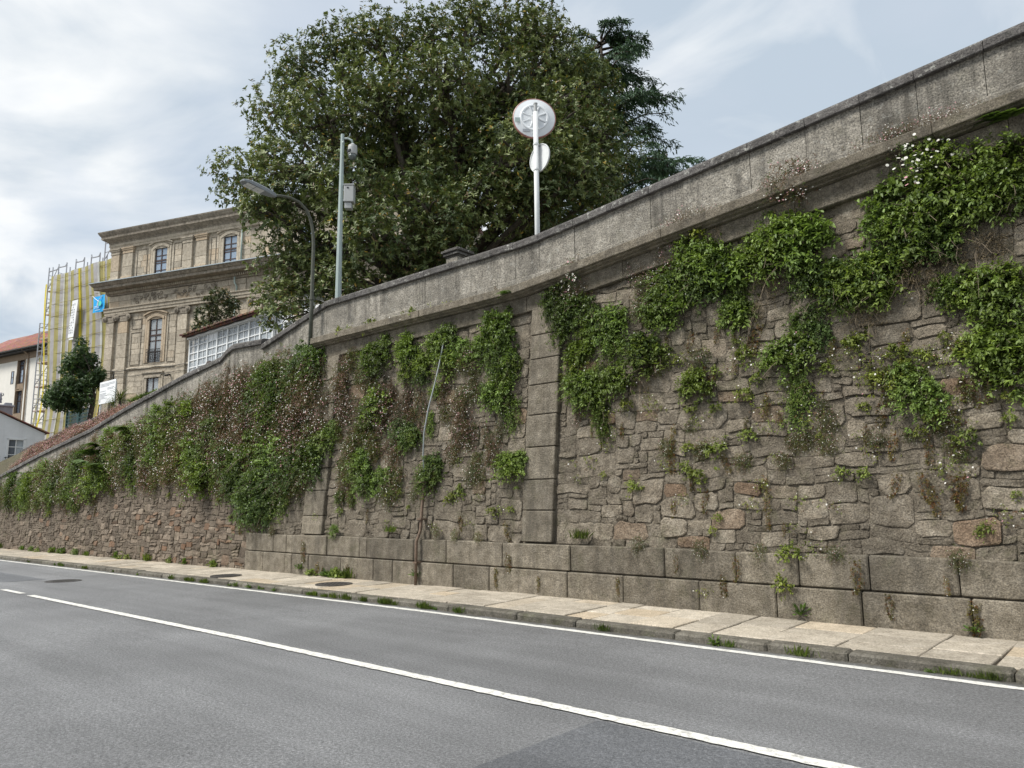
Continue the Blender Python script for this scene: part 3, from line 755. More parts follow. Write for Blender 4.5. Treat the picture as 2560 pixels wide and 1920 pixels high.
# recessed panel mouldings
def panel(x0, x1, z0, z1):
    m = MB(); t = .04
    for a, b, c_, d_ in ((x0, x0+t, z0, z1), (x1-t, x1, z0, z1), (x0+t, x1-t, z0, z0+t), (x0+t, x1-t, z1-t, z1)): m.box(a, b, -.055, 0, c_, d_, .008)
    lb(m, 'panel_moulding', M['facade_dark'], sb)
panel(2.3, 3.25, 17.1, 19.0); panel(5.6, 6.3, 17.05, 19.05); panel(8.75, 9.2, 17.05, 19.0); panel(2.25, 3.15, 13.4, 14.1); panel(2.25, 3.15, 10.95, 13.2); panel(5.5, 6.2, 10.95, 14.2)
# downpipes and cables
m = MB(); m.tube([(11.1, -.3, 15.95), (11.1, -.3, 15.6), (11.25, -.25, 15.3), (11.1, -.1, 15.0), (11.1, -.1, 14.2), (11.15, -.25, 14.0), (11.15, -.1, 7)], .06, 6); lb(m, 'downpipe', M['zinc'], sb, True)
m = MB(); m.tube([(11.35, -.1, 19.2), (11.35, -.1, 16.9)], .06, 6); lb(m, 'downpipe', M['zinc'], sb, True)
m = MB(); m.tube([(.06+.19*i*2, -.24-(.02 if 4 < i < 17 else 0), 10.60+.05*math.sin(i*1.1)) for i in range(21)], .022, 4); m.tube([(.06+.38*i, -.22, 10.2-.05*math.sin(i*.9+1)+.0*i) for i in range(21)], .016, 4); lb(m, 'cable', M['cable'], sb)
m = MB(); m.tube([(.02, -.22, 10.6), (.02, -.22, 7)], .05, 5); m.tube([(.95, -.05, 10.6), (.95, -.05, 7)], .05, 5); lb(m, 'drainpipe', M['cable'], sb)
m = MB(); m.box(5.85, 5.95, -.2, 0, 10.02, 10.1); m.tube([(5.9, -.16, 10.02), (5.9, -.42, 9.96)], .06, 8); lb(m, 'floodlight', M['dark_plastic'], sb)

# ---- glazed gallery along the lane
ga = empty('gallery_house', (-31.95, 14.8, 0)); tag(ga, 'low house with white glazed gallery of small panes and old tile eaves', 'house')
gx = [.08, .88, 1.69, 2.50, 3.36, 4.2, 5.05, 5.88, 6.78]; GT = 8.72; rowz = [GT-.31*i for i in range(9)]
m = MB(); m.box(0.05, 6.85, .35, 7, 3.5, 8.7); m.box(6.85, 12, .1, 7, 3.5, 8.6); lb(m, 'wall', M['wplaster'], ga)
for i, xx in enumerate(gx): lbox('mullion', M['whitewood'], ga, xx-.045, xx+.045, -.05, .06, 5.2, GT, .006)
for i in range(8):
    a, b = gx[i]+.045, gx[i+1]-.045
    m = MB()
    for z in rowz: m.box(a, b, -.03, .04, z-.03, z+.012)
    m.box((a+b)/2-.016, (a+b)/2+.016, -.02, .03, rowz[-1], GT-.03)
    fr = lb(m, 'sash', M['whitewood'], ga)
    for r in range(8):
        for c in range(2):
            x0, x1 = (a, (a+b)/2-.016) if c == 0 else ((a+b)/2+.016, b)
            if i == 2 and r == 0:
                if c == 0: lbox('white_panel', M['bankwhite'], ga, a, b, 0.0, .012, rowz[1]+.013, rowz[0]-.031)
                continue
            lbox('pane', M['pane_pale'], ga, x0, x1, .004, .010, rowz[r+1]+.013, rowz[r]-.031)
    m = MB(); n = 10
    for k in range(n):
        xa, xb = a+(b-a)*k/n, a+(b-a)*(k+1)/n; m.hexa([(q, .13+.015*math.sin(q*55)+yy, z) for q in (xa, xb) for yy in (0, .008) for z in (5.3, GT-.08-.12*random.random())])
    lb(m, 'curtain', M['curtain'], ga)
lbox('fascia', M['whitewood'], ga, 0, 6.9, -.14, .3, GT, GT+.14, .01)
m = MB(); m.tube([(6.9*i/30, -.17, GT+.10-.03*abs(math.sin(i*.7))) for i in range(31)], .018, 4); lb(m, 'cable', M['cable'], ga)
rf = MB(); rf.prism([(-.32, GT+.15), (7, 10.1), (7, 10.0), (-.32, GT+.08)], [(lambda p, q, xx=xx: (xx, p, q)) for xx in (-.1, 7.05)]); rfo = lb(rf, 'roof', M['tile_old'], ga)
m = MB()
for k in range(40):
    xc = -.02+k*.178; V = []
    for yy, zz in ((-.42+random.uniform(-.03, .02), GT+.13), (1.4, GT+.42)):
        for t in range(5):
            an = math.pi*t/4; V.append((xc+.085*math.cos(an), yy, zz+.075*math.sin(an)))
    m.add(V, [(t, t+1, t+6, t+5) for t in range(4)]+[(4, 3, 2, 1, 0)])
tag(lb(m, 'eave_tiles', M['tile_old'], rfo), kind='stuff')
for k in range(2):
    w_ = empty('window', (7.2+.8*k, .05, 7.0), ga); a, b = 6.98+.55*k, 7.47+.55*k; m = MB()
    for xx in (a, b-.05): m.box(xx, xx+.05, .02, .1, 6.8, 8.3)
    for z in (6.8, 7.3, 7.8, 8.25): m.box(a+.05, b-.05, .03, .09, z, z+.05)
    lb(m, 'frame', M['whitewood'], w_); lbox('pane', M['pane_dark'], w_, a+.05, b-.05, .06, .065, 6.86, 8.24)
lbox('quoin', M['facade'], ga, 8.15, 8.6, -.02, .12, 3.5, 8.6, .02)
aw = MB(); a_ = atY(752, 738, 13.2); b_ = atY(822, 748, 13.2); 
aw.hexa([(xx, yy, z_) for xx, zz in ((a_.x, a_.z), (b_.x, b_.z)) for yy in (12.6, 14.2) for z_ in (zz-.09, zz)], .01)
o = aw.build('porch_canopy', M['whitewood']); tag(o, 'flat white canopy slab jutting out below the big evergreen tree', 'canopy')
mb = MB()
for xx in (a_.x+.1, b_.x-.1):
    for yy in (12.75, 14.05): mb.tube([(xx, yy, hill(xx, yy)-.05), (xx, yy, min(a_.z, b_.z)-.05)], .04, 6)
mb.build('canopy_post', M['whitewood'], o)

# ---- scaffolded building
sc_ = empty('scaffolded_building', (-68.31, 19.36, 0), rot=facing(11)); tag(sc_, 'plastered building with red tile roof hidden behind the scaffolding', 'building')
m = MB(); m.box(-.3, 13, 1.4, 9, 2, 20.2); lb(m, 'wall', M['cream'], sc_)
m = MB(); m.prism([(.8, 20.1), (.8, 20.25), (5.2, 22.2), (9.6, 20.25), (9.6, 20.1)], [(lambda p, q, xx=xx: (xx, p, q)) for xx in (6.0, 13.4)]); lb(m, 'roof', M['tile'], sc_)
sf = empty('scaffolding', (-68.31, 19.36, 2), rot=facing(11)); tag(sf, 'tall tube scaffolding wrapped in yellow and grey striped netting', 'scaffolding')
stx = [-.35, 1.75, 4.2, 6.3, 8.4, 10.4]; lev = [18.9-1.95*i-2 for i in range(9)]
def sl(m, name, mat): return lb(m, name, mat, sf)
for i, xx in enumerate(stx):
    for yy in (.1, 1.0):
        top = (21.0 if i in (1, 2, 3) else 20.6)-2 if i else 14.4
        m = MB(); m.tube([(xx, yy, 0), (xx, yy, top)], .045, 6); sl(m, 'standard', M['scaff'])
    if 0 < i < 4:
        m = MB(); m.tube([(xx, .1, 18.9), (xx+.15, .1, 18.72), (xx+1.0, .1, 18.68), (xx+1.15, .1, 18.86)], .05, 6); m.tube([(xx+1.15, .1, 18.95), (xx+1.15, .1, 17.2)], .045, 6); sl(m, 'top_frame', M['scaff'])
m = MB(); m.tube([(.35, .1, 6), (.35, .1, 18.95)], .045, 6); sl(m, 'standard', M['scaff'])
m = MB(); m.tube([(.35, .1, 18.6), (1.75, .1, 18.6)], .05, 6); m.tube([(.9, .1, 18.9), (.9, .1, 15)], .04, 6); sl(m, 'top_frame', M['scaff'])
for z in lev:
    x0 = -.35 if z < 14.5 else .35
    lbox('platform', M['deck'], sf, x0, 10.4, .12, .98, z, z+.09)
    for dz in (.5, 1.0):
        m = MB(); m.tube([(x0, .08, z+dz), (10.4, .08, z+dz)], .03, 5); sl(m, 'guard_rail', M['scaff'])
    for xx in (x0, 1.75):
        for dz in (.35, .7, 1.05, 1.4):
            m = MB(); m.tube([(xx, .1, z+dz), (xx, 1.0, z+dz)], .025, 4); sl(m, 'rung', M['scaff'])
    m = MB(); m.tube([(x0, .08, z+.1), (1.75, .08, z+1.9)], .03, 5); sl(m, 'brace', M['scaff'])
# end tower right beside the palace cornice
m = MB()
for xx in (8.15, 9.3): m.tube([(xx, .05, 15.5), (xx, .05, 20.4)], .045, 6)
for z in (18.1, 18.8, 19.5): m.tube([(8.15, .05, z), (9.3, .05, z)], .03, 5)
m.tube([(8.15, .05, 18.2), (9.3, .05, 19.4)], .03, 5); m.box(8.1, 9.5, 0, .9, 17.95, 18.05); sl(m, 'end_tower', M['scaff'])
# netting strips, each a curved sheet
cols_ = ['net_yellow', 'net_grey']
xs_n = 1.75; k = 0
def fold(x, z): return -.12-.10*math.sin(z*.55+x*.5)-.06*math.sin(x*2.3+z*.2)
def lean(z): return -.9*max(0, (12.9-z)/10)**1.5*0 + .45*math.sin((z-5)*.33)
def strip_net(x0, x1, z0, z1, mat, yo=0):
    m = MB(); nz_ = 26
    for i in range(nz_+1):
        z = z0+(z1-z0)*i/nz_
        for j in range(4):
            x = x0+(x1-x0)*j/3+lean(z)-.35; m.v.append((x, fold(x, z)+yo, z))
    m.f = [(i*4+j, i*4+j+1, i*4+5+j, i*4+4+j) for i in range(nz_) for j in range(3)]
    return lb(m, 'net_strip', M[mat], sf, True)
while xs_n < 10.3:
    w = random.uniform(.38, .62); strip_net(xs_n, xs_n+w, 2.5, 18.05, cols_[k % 2]); xs_n += w; k += 1
for xw, mt, w in ((3.6, 'net_white', .13), (5.9, 'net_bright', .16), (8.6, 'net_white', .22), (9.3, 'net_bright', .08), (4.6, 'net_white', .08)): strip_net(xw, xw+w, 4.5, 18.0, mt, -.05)
strip_net(1.05, 1.25, 3, 17.5, 'net_bright', -.04); strip_net(-.1, .25, 2.5, 11.5, 'net_yellow', .3)
m = MB()
for z in [2.2+1.03*i for i in range(16)]: m.tube([(1.75, fold(1.75, z)-.05, z), (6, fold(6, z)-.07, z), (10.3, fold(10, z)-.05, z)], .016, 4)
sl(m, 'net_cords', M['net_yellow'])
# banners (each hangs on the net: a thing of its own)
def text_mesh(body, size):
    cu = bpy.data.curves.new('lettering', 'FONT'); cu.body = body; cu.size = size; cu.extrude = .004; cu.align_x = 'LEFT'
    to = bpy.data.objects.new('tmp', cu); col.objects.link(to); dg = bpy.context.evaluated_depsgraph_get(); me = bpy.data.meshes.new_from_object(to.evaluated_get(dg))
    bpy.data.objects.remove(to, do_unlink=True); bpy.data.curves.remove(cu); me.name = 'lettering'; return me
bn = empty('banner', (-68.31, 19.36, 12.4), rot=facing(11)); tag(bn, 'narrow white vertical banner with dark lettering hung on the scaffolding net', 'banner')
m = MB(); m.hexa([(x+(.35 if z > 4 else .1), -.42+yy, z) for x in (4.75, 5.5) for yy in (0, .01) for z in (2.05, 4.95)]); lb(m, 'cloth', M['bankwhite'], bn)
m = MB()
for i in range(12):
    for j in range(3):
        if random.random() < .8: z = 2.35+i*.2; x = 4.98+j*.19+.1*(i/12)+random.uniform(-.02, .02); m.box(x, x+.05, -.432, -.424, z, z+random.uniform(.07, .15))
lb(m, 'lettering', M['ink'], bn)
m = MB(); m.box(5.05, 5.6, -.43, -.40, 1.85, 1.97, .01); lb(m, 'bottom_bar', M['bankwhite'], bn)
bb = empty('banner', (-68.31, 19.36, 15.9), rot=facing(11)); tag(bb, 'bright blue banner with white letters hung on the net beside the palace', 'banner')
m = MB(); n = 8
for i in range(n+1):
    z = .05+1.25*i/n
    for j in range(7):
        x = 8.0+1.45*j/6-(.0 if i < n else -.05); m.v.append((x+.12*math.sin(i*.4), -.45-.05*math.sin(j*1.1+i*.3), z))
m.f = [(i*7+j, i*7+j+1, i*7+8+j, i*7+7+j) for i in range(n) for j in range(6)]
lb(m, 'cloth', M['banner_blue'], bb, True)
for body, size, x, z, mt in (('GYES', .26, 8.25, .34, 'bankwhite'), ('construccion', .12, 8.45, .17, 'bankwhite')):
    me = text_mesh(body, size); t_ = obj('lettering', me, M[mt], bb, (x, -.53, z)); t_.rotation_euler = (R_(90), 0, 0)
m = MB(); m.tube([(8.0, -.53, 1.35), (8.35, -.53, 1.1), (8.8, -.53, .85)], .02, 4); m.tube([(8.8, -.53, .85), (8.72, -.53, .7), (8.72, -.53, .5)], .05, 5); m.tube([(8.8, -.53, .9), (9.2, -.53, 1.2)], .03, 5); lb(m, 'emblem', M['bankwhite'], bb)
m = MB(); m.lathe([(.02, 0), (.2, .005), (.2, .01), (.02, .012)], (9.0, -.525, .66), 12, Matrix.Rotation(R_(90), 3, 'X')); lb(m, 'emblem_dot', M['banner_green'], bb)

# ---- cream building with red roof, far left
cb = empty('cream_building', (-79.64, 19.54, 0), rot=facing(11)); tag(cb, 'cream rendered building with red tile roof and casement windows', 'building')
m = MB()
for a, b, c_, d_ in ((-6, 3.3, 2, 15.0), (4.5, 9, 2, 15.0), (3.3, 4.5, 14.4, 15.0), (3.3, 4.5, 12.1, 12.3), (3.3, 4.5, 2, 9.2), (3.3, 4.5, 11.75, 12.1)): m.box(a, b, 0, .4, c_, d_)
m.box(-6, 9, .4, 8, 2, 15); lb(m, 'wall', M['cream'], cb)
lbox('stone_band', M['brownstone'], cb, -6, 9, -.06, 0, 14.45, 15.0, .01)
m = MB(); m.prism([(-.6, 15.22), (-.6, 15.32), (3.6, 18.1), (3.6, 15.2)], [(lambda p, q, xx=xx: (xx, p, q)) for xx in (-6.4, 9.4)]); rfo = lb(m, 'roof', M['tile'], cb)
m = MB()
for k in range(60):
    xc = -1.5+k*.19
    V = []
    for yy, zz in ((-.68, 15.3), (3.6, 18.08)):
        for t in range(5): an = math.pi*t/4; V.append((xc+.08*math.cos(an), yy, zz+.08*math.sin(an)))
    m.add(V, [(t, t+1, t+6, t+5) for t in range(4)]+[(4, 3, 2, 1, 0)])
tag(lb(m, 'roof_tiles', M['tile'], rfo), kind='stuff')
m = MB(); m.tube([(-6.3, -.72, 15.2), (9.3, -.72, 15.2)], .09, 8); m.box(-6.3, 9.3, -.6, 0, 15.0, 15.2); lb(m, 'gutter', M['cable'], cb)
m = MB(); m.tube([(4.95, -.65, 15.2), (5.1, -.1, 14.7), (5.2, -.1, 3)], .07, 6); lb(m, 'downpipe', M['brownstone'], cb)
for z0, z1, op in ((12.3, 14.4, True), (9.7, 11.75, False)):
    w_ = empty('window', (3.9, 0, z0), cb)
    m = MB(); m.box(3.24, 3.34, -.05, .3, z0, z1+.05, .01); m.box(4.46, 4.56, -.05, .3, z0, z1+.05, .01); m.box(3.34, 4.46, -.05, .3, z1, z1+.1); m.box(3.22, 4.58, -.05, .02, z0-.62, z0, .01); lb(m, 'surround', M['brownstone'], w_)
    m = MB(); mid = z0+(z1-z0)*.55
    for xx in (3.36, 3.87, 4.38): m.box(xx, xx+.06, .15, .22, z0, z1)
    for z in (z0, mid-.04, mid+.5, z1-.06): m.box(3.42, 4.38, .16, .21, z, z+.06)
    lb(m, 'frame', M['brownwood'], w_); lbox('pane', M['pane_dark'], w_, 3.4, 4.4, .18, .186, z0+.05, z1-.05)
    if op:
        for xx, s in ((3.3, -1), (4.5, 1)):
            m = MB(); x2 = xx+s*.36
            for a in (xx, x2): m.box(min(a, a+s*.05), max(a, a+s*.05), -.3, -.25, z0+.0, mid)
            for z in (z0, (z0+mid)/2, mid-.05): m.box(min(xx, x2), max(xx, x2), -.295, -.255, z, z+.05)
            lb(m, 'casement', M['brownwood'], w_); lbox('pane', M['pane_sky'], w_, min(xx, x2)+.05, max(xx, x2)-.05, -.28, -.275, z0+.05, mid-.05)

# ---- small white house low on the left
hs = empty('white_house', (-55.59, 16.54, 0)); hs.rotation_euler = (0, 0, math.atan2(1, .12)); tag(hs, 'small white gabled house with red tile verge and barred balcony window', 'house')
m = MB()
def gab(x): return interp(x, [(-11, 3.8), (-5.6, 8.95), (0, 6.36)])
for a, b in ((-10.5, -5.6), (-5.6, -1.98), (-1.08, 0)):
    m.hexa([(x, yy, z) for x in (a, b) for yy in (0, .3) for z in (0, gab(x))])
m.hexa([(x, yy, z) for x in (-1.98, -1.08) for yy in (0, .3) for z in (5.9, gab(x))]); m.box(-1.98, -1.08, 0, .3, 0, 3.85)
m.hexa([(x, yy, z) for x in (-5.6, -.0) for yy in (.3, 7) for z in (0, gab(x)-.05)]); m.hexa([(x, yy, z) for x in (-10.5, -5.6) for yy in (.3, 7) for z in (0, gab(x)-.05)]); lb(m, 'wall', M['wplaster'], hs)
m = MB(); m.hexa([(x, yy, gab(x)+dz+(x > -1)*0) for x in (-5.6, .22) for yy in (-.12, 7) for dz in (.0, .07)]); m.hexa([(x, yy, gab(x)+dz) for x in (-10.8, -5.6) for yy in (-.12, 7) for dz in (.0, .07)]); rfo = lb(m, 'roof', M['tile'], hs)
m = MB()
for k in range(16):
    x0 = -5.4+k*.352; m.hexa([(x, yy, gab(min(x, 0))-max(0, x)*.46+dz+.02*(x-x0)) for x in (x0, x0+.36) for yy in (-.2, .02) for dz in (.06, .13)], .015)
lb(m, 'verge_tiles', M['tile'], rfo)
w_ = empty('window', (-1.53, 0, 3.85), hs); m = MB()
for a, b in ((-2.05, -1.92), (-1.14, -1.0)): m.box(a, b, -.03, .2, 3.85, 5.95, .01)
m.box(-2.05, -1.0, -.03, .2, 5.86, 5.99, .01); m.box(-1.56, -1.50, .08, .16, 3.85, 5.9)
for z in (4.4, 4.9, 5.4): m.box(-1.92, -1.14, .09, .15, z, z+.05)
lb(m, 'frame', M['whitewood'], w_)
for c, (a, b) in enumerate(((-1.92, -1.56), (-1.5, -1.14))):
    for z0, z1 in ((3.9, 4.4), (4.45, 4.9), (4.95, 5.4), (5.45, 5.86)): lbox('pane', M['pane_dark'] if c == 0 else M['pane_pale'], w_, a, b, .115, .12, z0, z1)
lbox('curtain', M['curtain'], w_, -1.52, -1.16, .22, .23, 3.9, 5.86)
bp = empty('balcony', (-1.5, -.3, 3.8), w_); m = MB()
for z in (3.82, 4.72): m.box(-2.1, -.95, -.34, -.30, z, z+.04); m.box(-2.1, -2.06, -.3, 0, z, z+.04); m.box(-.99, -.95, -.3, 0, z, z+.04)
for i in range(11): x = -2.06+i*.107; m.box(x-.011, x+.011, -.33, -.31, 3.86, 4.72)
lb(m, 'railing', M['wrought'], bp)
ch = MB(); ch.box(-3.4, -1.75, .9, 1.7, 7.0, 8.05); ch.box(-3.5, -1.68, .8, 1.8, 8.05, 8.17, .02); ch.box(-3.3, -2.6, .95, 1.6, 8.17, 8.3, .02); ch.box(-2.2, -1.8, .95, 1.6, 8.17, 8.32, .02); lb(ch, 'chimney', M['chimney'], rfo)
m = MB(); m.lathe([(.10, 8.3), (.08, 8.5), (.11, 8.52), (.09, 8.6), (.05, 8.75), (.07, 8.85), (.03, 8.98)], (-2.45, 1.2, 0), 10); m.tube([(-2.45, 1.2, 8.7), (-2.3, 1.15, 8.82), (-2.36, 1.12, 8.95)], .035, 6); lb(m, 'chimney_finial', M['chimney'], rfo, True)
m = MB(); m.lathe([(.07, 6.5), (.07, 6.65), (.12, 6.66), (.12, 6.78), (.05, 6.82)], (-.55, .6, 0), 10); lb(m, 'vent', M['dark_plastic'], rfo)

# ---- green panel fence, info board
pA = atR(165, 1060, 46); pB = atR(232, 1030, 43)
gf = MB(); c0 = Vector((pA.x, pA.y, 0)); c1 = Vector((pB.x, pB.y, 0)); dv = (c1-c0).normalized(); nv = Vector((dv.y, -dv.x, 0))
gfo = empty('panel_fence', c0+Vector((0, 0, 4.2))); tag(gfo, 'dark green mesh panel fence below the leaning evergreen tree', 'fence')
zt_ = atR(165, 1030, 46).z
def fb(a, b, z0, z1, t, nm, mt):
    m = MB(); m.hexa([(*(c0+dv*s+nv*w)[:2], z) for s in (a, b) for w in (-t, t) for z in (z0, z1)]); m.build(nm, M[mt], gfo)
Lf = (c1-c0).length
fb(0, .08, 3.8, zt_+.05, .04, 'post', 'green_screen'); fb(Lf*.42, Lf*.42+.3, 3.8, zt_, .035, 'post', 'green_screen'); fb(.08, Lf, zt_-.08, zt_-.005, .02, 'rail', 'green_screen')
m = MB()
for i in range(1, 26):
    s = .08+(Lf-.08)*i/26; m.hexa([(*(c0+dv*q+nv*w)[:2], z) for q in (s, s+.05) for w in (-.01, .01) for z in (3.8, zt_-.08)])
for i in range(14):
    z = 3.9+(zt_-4)*i/14; m.hexa([(*(c0+dv*q+nv*w)[:2], zz) for q in (.08, Lf) for w in (.012, .025) for zz in (z, z+.05)])
m.build('mesh', M['green_screen'], gfo)
bA, bBx = atR(249, 975, 40), atR(289, 960, 38.4)
ib = empty('info_board', (bA.x, bA.y, 4.6)); dv2 = Vector((bBx.x-bA.x, bBx.y-bA.y, 0)); Lb = dv2.length; ib.rotation_euler = (0, 0, math.atan2(dv2.y, dv2.x)); tag(ib, 'white information board with lines of small text on two posts', 'sign')
zb0 = atR(249, 1012, 40).z-4.6; zb1 = atR(249, 957, 40).z-4.6
lbox('board', M['bankwhite'], ib, 0, Lb, 0, .03, zb0, zb1, .005)
for xx in (.05, Lb-.12): lbox('post', M['whitewood'], ib, xx, xx+.06, .035, .09, -.4, zb1-.1)
m = MB()
for i, (a, b) in enumerate(((.05, .95), (.05, .95), (.05, .62), (0, 0), (.5, .9), (.52, .86), (.05, .4), (0, 0), (.05, .45), (.05, .4), (.05, .48), (.05, .35), (.05, .5))):
    if b:
        z = zb1-.12-(zb1-zb0-.3)*i/13; x = a*Lb
        while x < b*Lb: w = random.uniform(.02, .07); m.box(x, min(x+w, b*Lb), -.006, -.002, z, z+.018); x += w+.012
lb(m, 'printed_text', M['inkgrey'], ib)
lbox('crest', M['inkgrey'], ib, .09, .16, -.006, -.002, zb0+.08, zb0+.22)

# ================================================================ street furniture
# street lamp on the ledge of the ramp wall
LX = -15.55
lm = empty('street_lamp', (LX, 10.14, 5.28)); tag(lm, 'curved street lamp with flat LED head leaning over the road', 'street lamp')
pp = [(LX, 10.14, 5.25), (LX, 10.14, 6.4), (LX, 10.14, 7.9), (LX, 10.11, 8.25), (LX, 10.03, 8.55), (LX, 9.9, 8.76), (LX, 9.7, 8.89), (LX, 9.45, 8.93), (LX, 9.2, 8.90), (LX, 9.02, 8.85)]
m = MB(); m.tube(pp, [.05, .048, .043, .041, .039, .037, .035, .033, .031, .03], 10); m.build('pole', M['pole_green'], lm, smooth=True)
m = MB(); m.tube([(LX, 10.14, 6.52), (LX, 10.14, 6.6)], .066, 10); m.tube([(LX, 10.2, 6.56), (LX, 10.36, 6.56)], .02, 6); m.build('bracket', M['pole_green'], lm)
# luminaire: tapered flat shell, slightly tilted up
def lumi(y, w, zt, zb): return [(LX-w, y, zb), (LX-w*1.0, y, (zt+zb)/2+.01), (LX-w*.6, y, zt), (LX+w*.6, y, zt), (LX+w*1.0, y, (zt+zb)/2+.01), (LX+w, y, zb)]
secs = [(9.06, .04, 8.90, 8.82), (8.95, .085, 8.925, 8.815), (8.78, .125, 8.955, 8.83), (8.5, .15, 8.99, 8.87), (8.3, .145, 9.00, 8.905), (8.2, .10, 8.985, 8.925), (8.17, .05, 8.965, 8.935)]
m = MB(); V = []
for s in secs: V += lumi(*s)
F = [(i*6+k, i*6+(k+1) % 6, (i+1)*6+(k+1) % 6, (i+1)*6+k) for i in range(len(secs)-1) for k in range(6)]+[tuple(range(6)), tuple((len(secs)-1)*6+k for k in range(6))]
m.add(V, F); hd = m.build('lamp_head', M['lamp_grey'], lm)
for k in range(2):
    y0, y1 = (8.70, 8.50) if k == 0 else (8.48, 8.28)
    for s in (-1, 1):
        m = MB(); m.hexa([(LX+s*xx, y, interp(-y, [(-8.78, 8.83), (-8.5, 8.87), (-8.3, 8.905)])-dz) for xx in (.008, .115) for y in (y1, y0) for dz in (.012, .001)]); m.build('led_panel', M['diffuser'], hd)

# surveillance camera pole
CX, CY = -16.12, 11.3; cz0 = hill(CX, CY)
cp_ = empty('camera_pole', (CX, CY, cz0)); tag(cp_, 'grey steel pole with dome camera and cabinet behind the parapet', 'pole')
m = MB(); m.tube([(CX, CY, cz0-.05), (CX, CY, 7.0), (CX, CY, 9.5), (CX, CY, 11.45)], [.088, .08, .064, .048], 8); m.build('pole', M['pole_grey'], cp_)
ex = CAMX*1.0; ex.z = 0; ex.normalize()
def off(a, b=0): v = Vector((CX, CY, 0))+ex*a+Vector((ex.y, -ex.x, 0))*b; return v.x, v.y
m = MB(); m.tube([(*off(.02), 11.33), (*off(.15), 11.33), (*off(.25), 11.28), (*off(.28), 11.16)], .03, 8); m.tube([(*off(0), 11.2), (*off(.05), 11.2)], .06, 8); m.build('bracket', M['pole_grey'], cp_, smooth=True)
dm = empty('dome_camera', (*off(.28), 11.0)); tag(dm, 'white dome camera hanging from the arm of the grey pole', 'camera')
m = MB(); m.lathe([(.04, .18), (.07, .14), (.115, .12), (.125, .05), (.125, -.12), (.115, -.14)], (*off(.28), 11.0), 18); m.build('housing', M['grey_box'], dm, smooth=False)
m = MB(); m.lathe([(.112, -.145), (.108, -.2), (.08, -.26), (.03, -.285)], (*off(.28), 11.0), 18); m.build('dome', M['lens_grey'], dm, smooth=True)
m = MB(); m.box(off(.28)[0]-.07, off(.28)[0]+.07, off(.28)[1]-.14, off(.28)[1]-.10, 10.9, 10.98, .01); m.build('sensor_window', M['dark_plastic'], dm)
bxo = empty('cabinet_box', (*off(.25), 9.45)); tag(bxo, 'small grey electric cabinet strapped to the camera pole', 'cabinet')
def obx(a0, a1, b0, b1, z0, z1, nm, mt, bev=.01):
    m = MB(); m.hexa([(*off(a, b), z) for a in (a0, a1) for b in (b0, b1) for z in (z0, z1)], bev); return m.build(nm, M[mt], bxo)
obx(.10, .36, -.13, .13, 9.50, 9.95, 'case', 'grey_box', .015); obx(.09, .37, -.135, .14, 9.955, 9.99, 'lid', 'grey_box'); obx(.12, .30, -.09, .09, 9.33, 9.49, 'junction_box', 'grey_box'); obx(.18, .23, .131, .138, 9.86, 9.90, 'lock', 'dark_plastic', .002)
obx(.04, .11, -.03, .03, 9.56, 9.60, 'strap', 'pole_grey'); obx(.04, .11, -.03, .03, 9.84, 9.88, 'strap', 'pole_grey')

# traffic mirror and round sign on one white post, seen from behind
SX, SY = -9.45, 11.4; sz0 = hill(SX, SY)
sp_ = empty('sign_post', (SX, SY, sz0)); tag(sp_, 'white steel post rising behind the parapet carrying a mirror and a sign', 'post')
m = MB(); m.tube([(SX, SY, sz0-.05), (SX, SY, 9.66)], .052, 12); m.build('pole', M['white_pole'], sp_, smooth=True)
m = MB(); m.tube([(SX, SY, 9.665), (SX, SY, 9.84)], .037, 12); m.tube([(SX, SY, 9.835), (SX, SY, 9.86)], .045, 12); m.build('inner_tube', M['grey_box'], sp_)
def disc_frame(nrm):
    z = nrm.normalized(); x_ = Vector((0, 0, 1)).cross(z).normalized(); y_ = z.cross(x_); return Matrix((x_, y_, z)).transposed()
# mirror: faces away from the camera, tipped down
mn = Vector((-.71, .70, -.05)); Mm = disc_frame(mn); Fm = Mm.to_3x3()
mc_ = Vector((SX-.12, SY+.10, 9.60)); ra = .445
mo = empty('traffic_mirror', mc_); tag(mo, 'round convex traffic mirror seen from its ribbed white back', 'traffic mirror')
m = MB(); m.lathe([(ra, .03), (ra, -.012), (ra*.97, -.02), (ra*.7, -.045), (ra*.66, -.060), (ra*.60, -.060), (ra*.56, -.048), (ra*.2, -.055), (.02, -.055)], mc_, 36, Fm); m.build('back_shell', M['mirror_back'], mo)
m = MB(); m.lathe([(ra+.012, .035), (ra+.014, -.01), (ra-.004, -.022), (ra-.006, .0)], mc_, 36, Fm); m.build('rim', M['red_rim'], mo)
m = MB(); m.lathe([(ra*.96, .03), (ra*.6, .06), (ra*.1, .075)], mc_, 36, Fm); m.build('mirror_face', M['pane_sky'], mo, smooth=True)
for k in range(8):
    a = 2*math.pi*(k+.5)/8; m = MB(); d1 = Fm @ Vector((math.cos(a), math.sin(a), 0)); d2 = Fm @ Vector((-math.sin(a), math.cos(a), 0)); nn = Fm @ Vector((0, 0, 1))
    m.hexa([mc_+d1*r*ra+d2*w-nn*h for r in (.22, .58) for w in (-.018, .018) for h in (.045, .062)], .006); m.build('rib', M['mirror_back'], mo)
    m = MB(); m.hexa([mc_+d1*r*ra+d2*w-nn*h for r in (.32, .55) for w in (.022, .032) for h in (.045, .053)]); m.build('rib_shade', M['rib_shade_grey'], mo)  # flat grey strip beside the rib, moulding shade painted as colour
m = MB(); m.box(SX-.13, SX-.02, SY+.02, SY+.11, 9.50, 9.64, .01); m.build('clamp', M['grey_box'], mo)
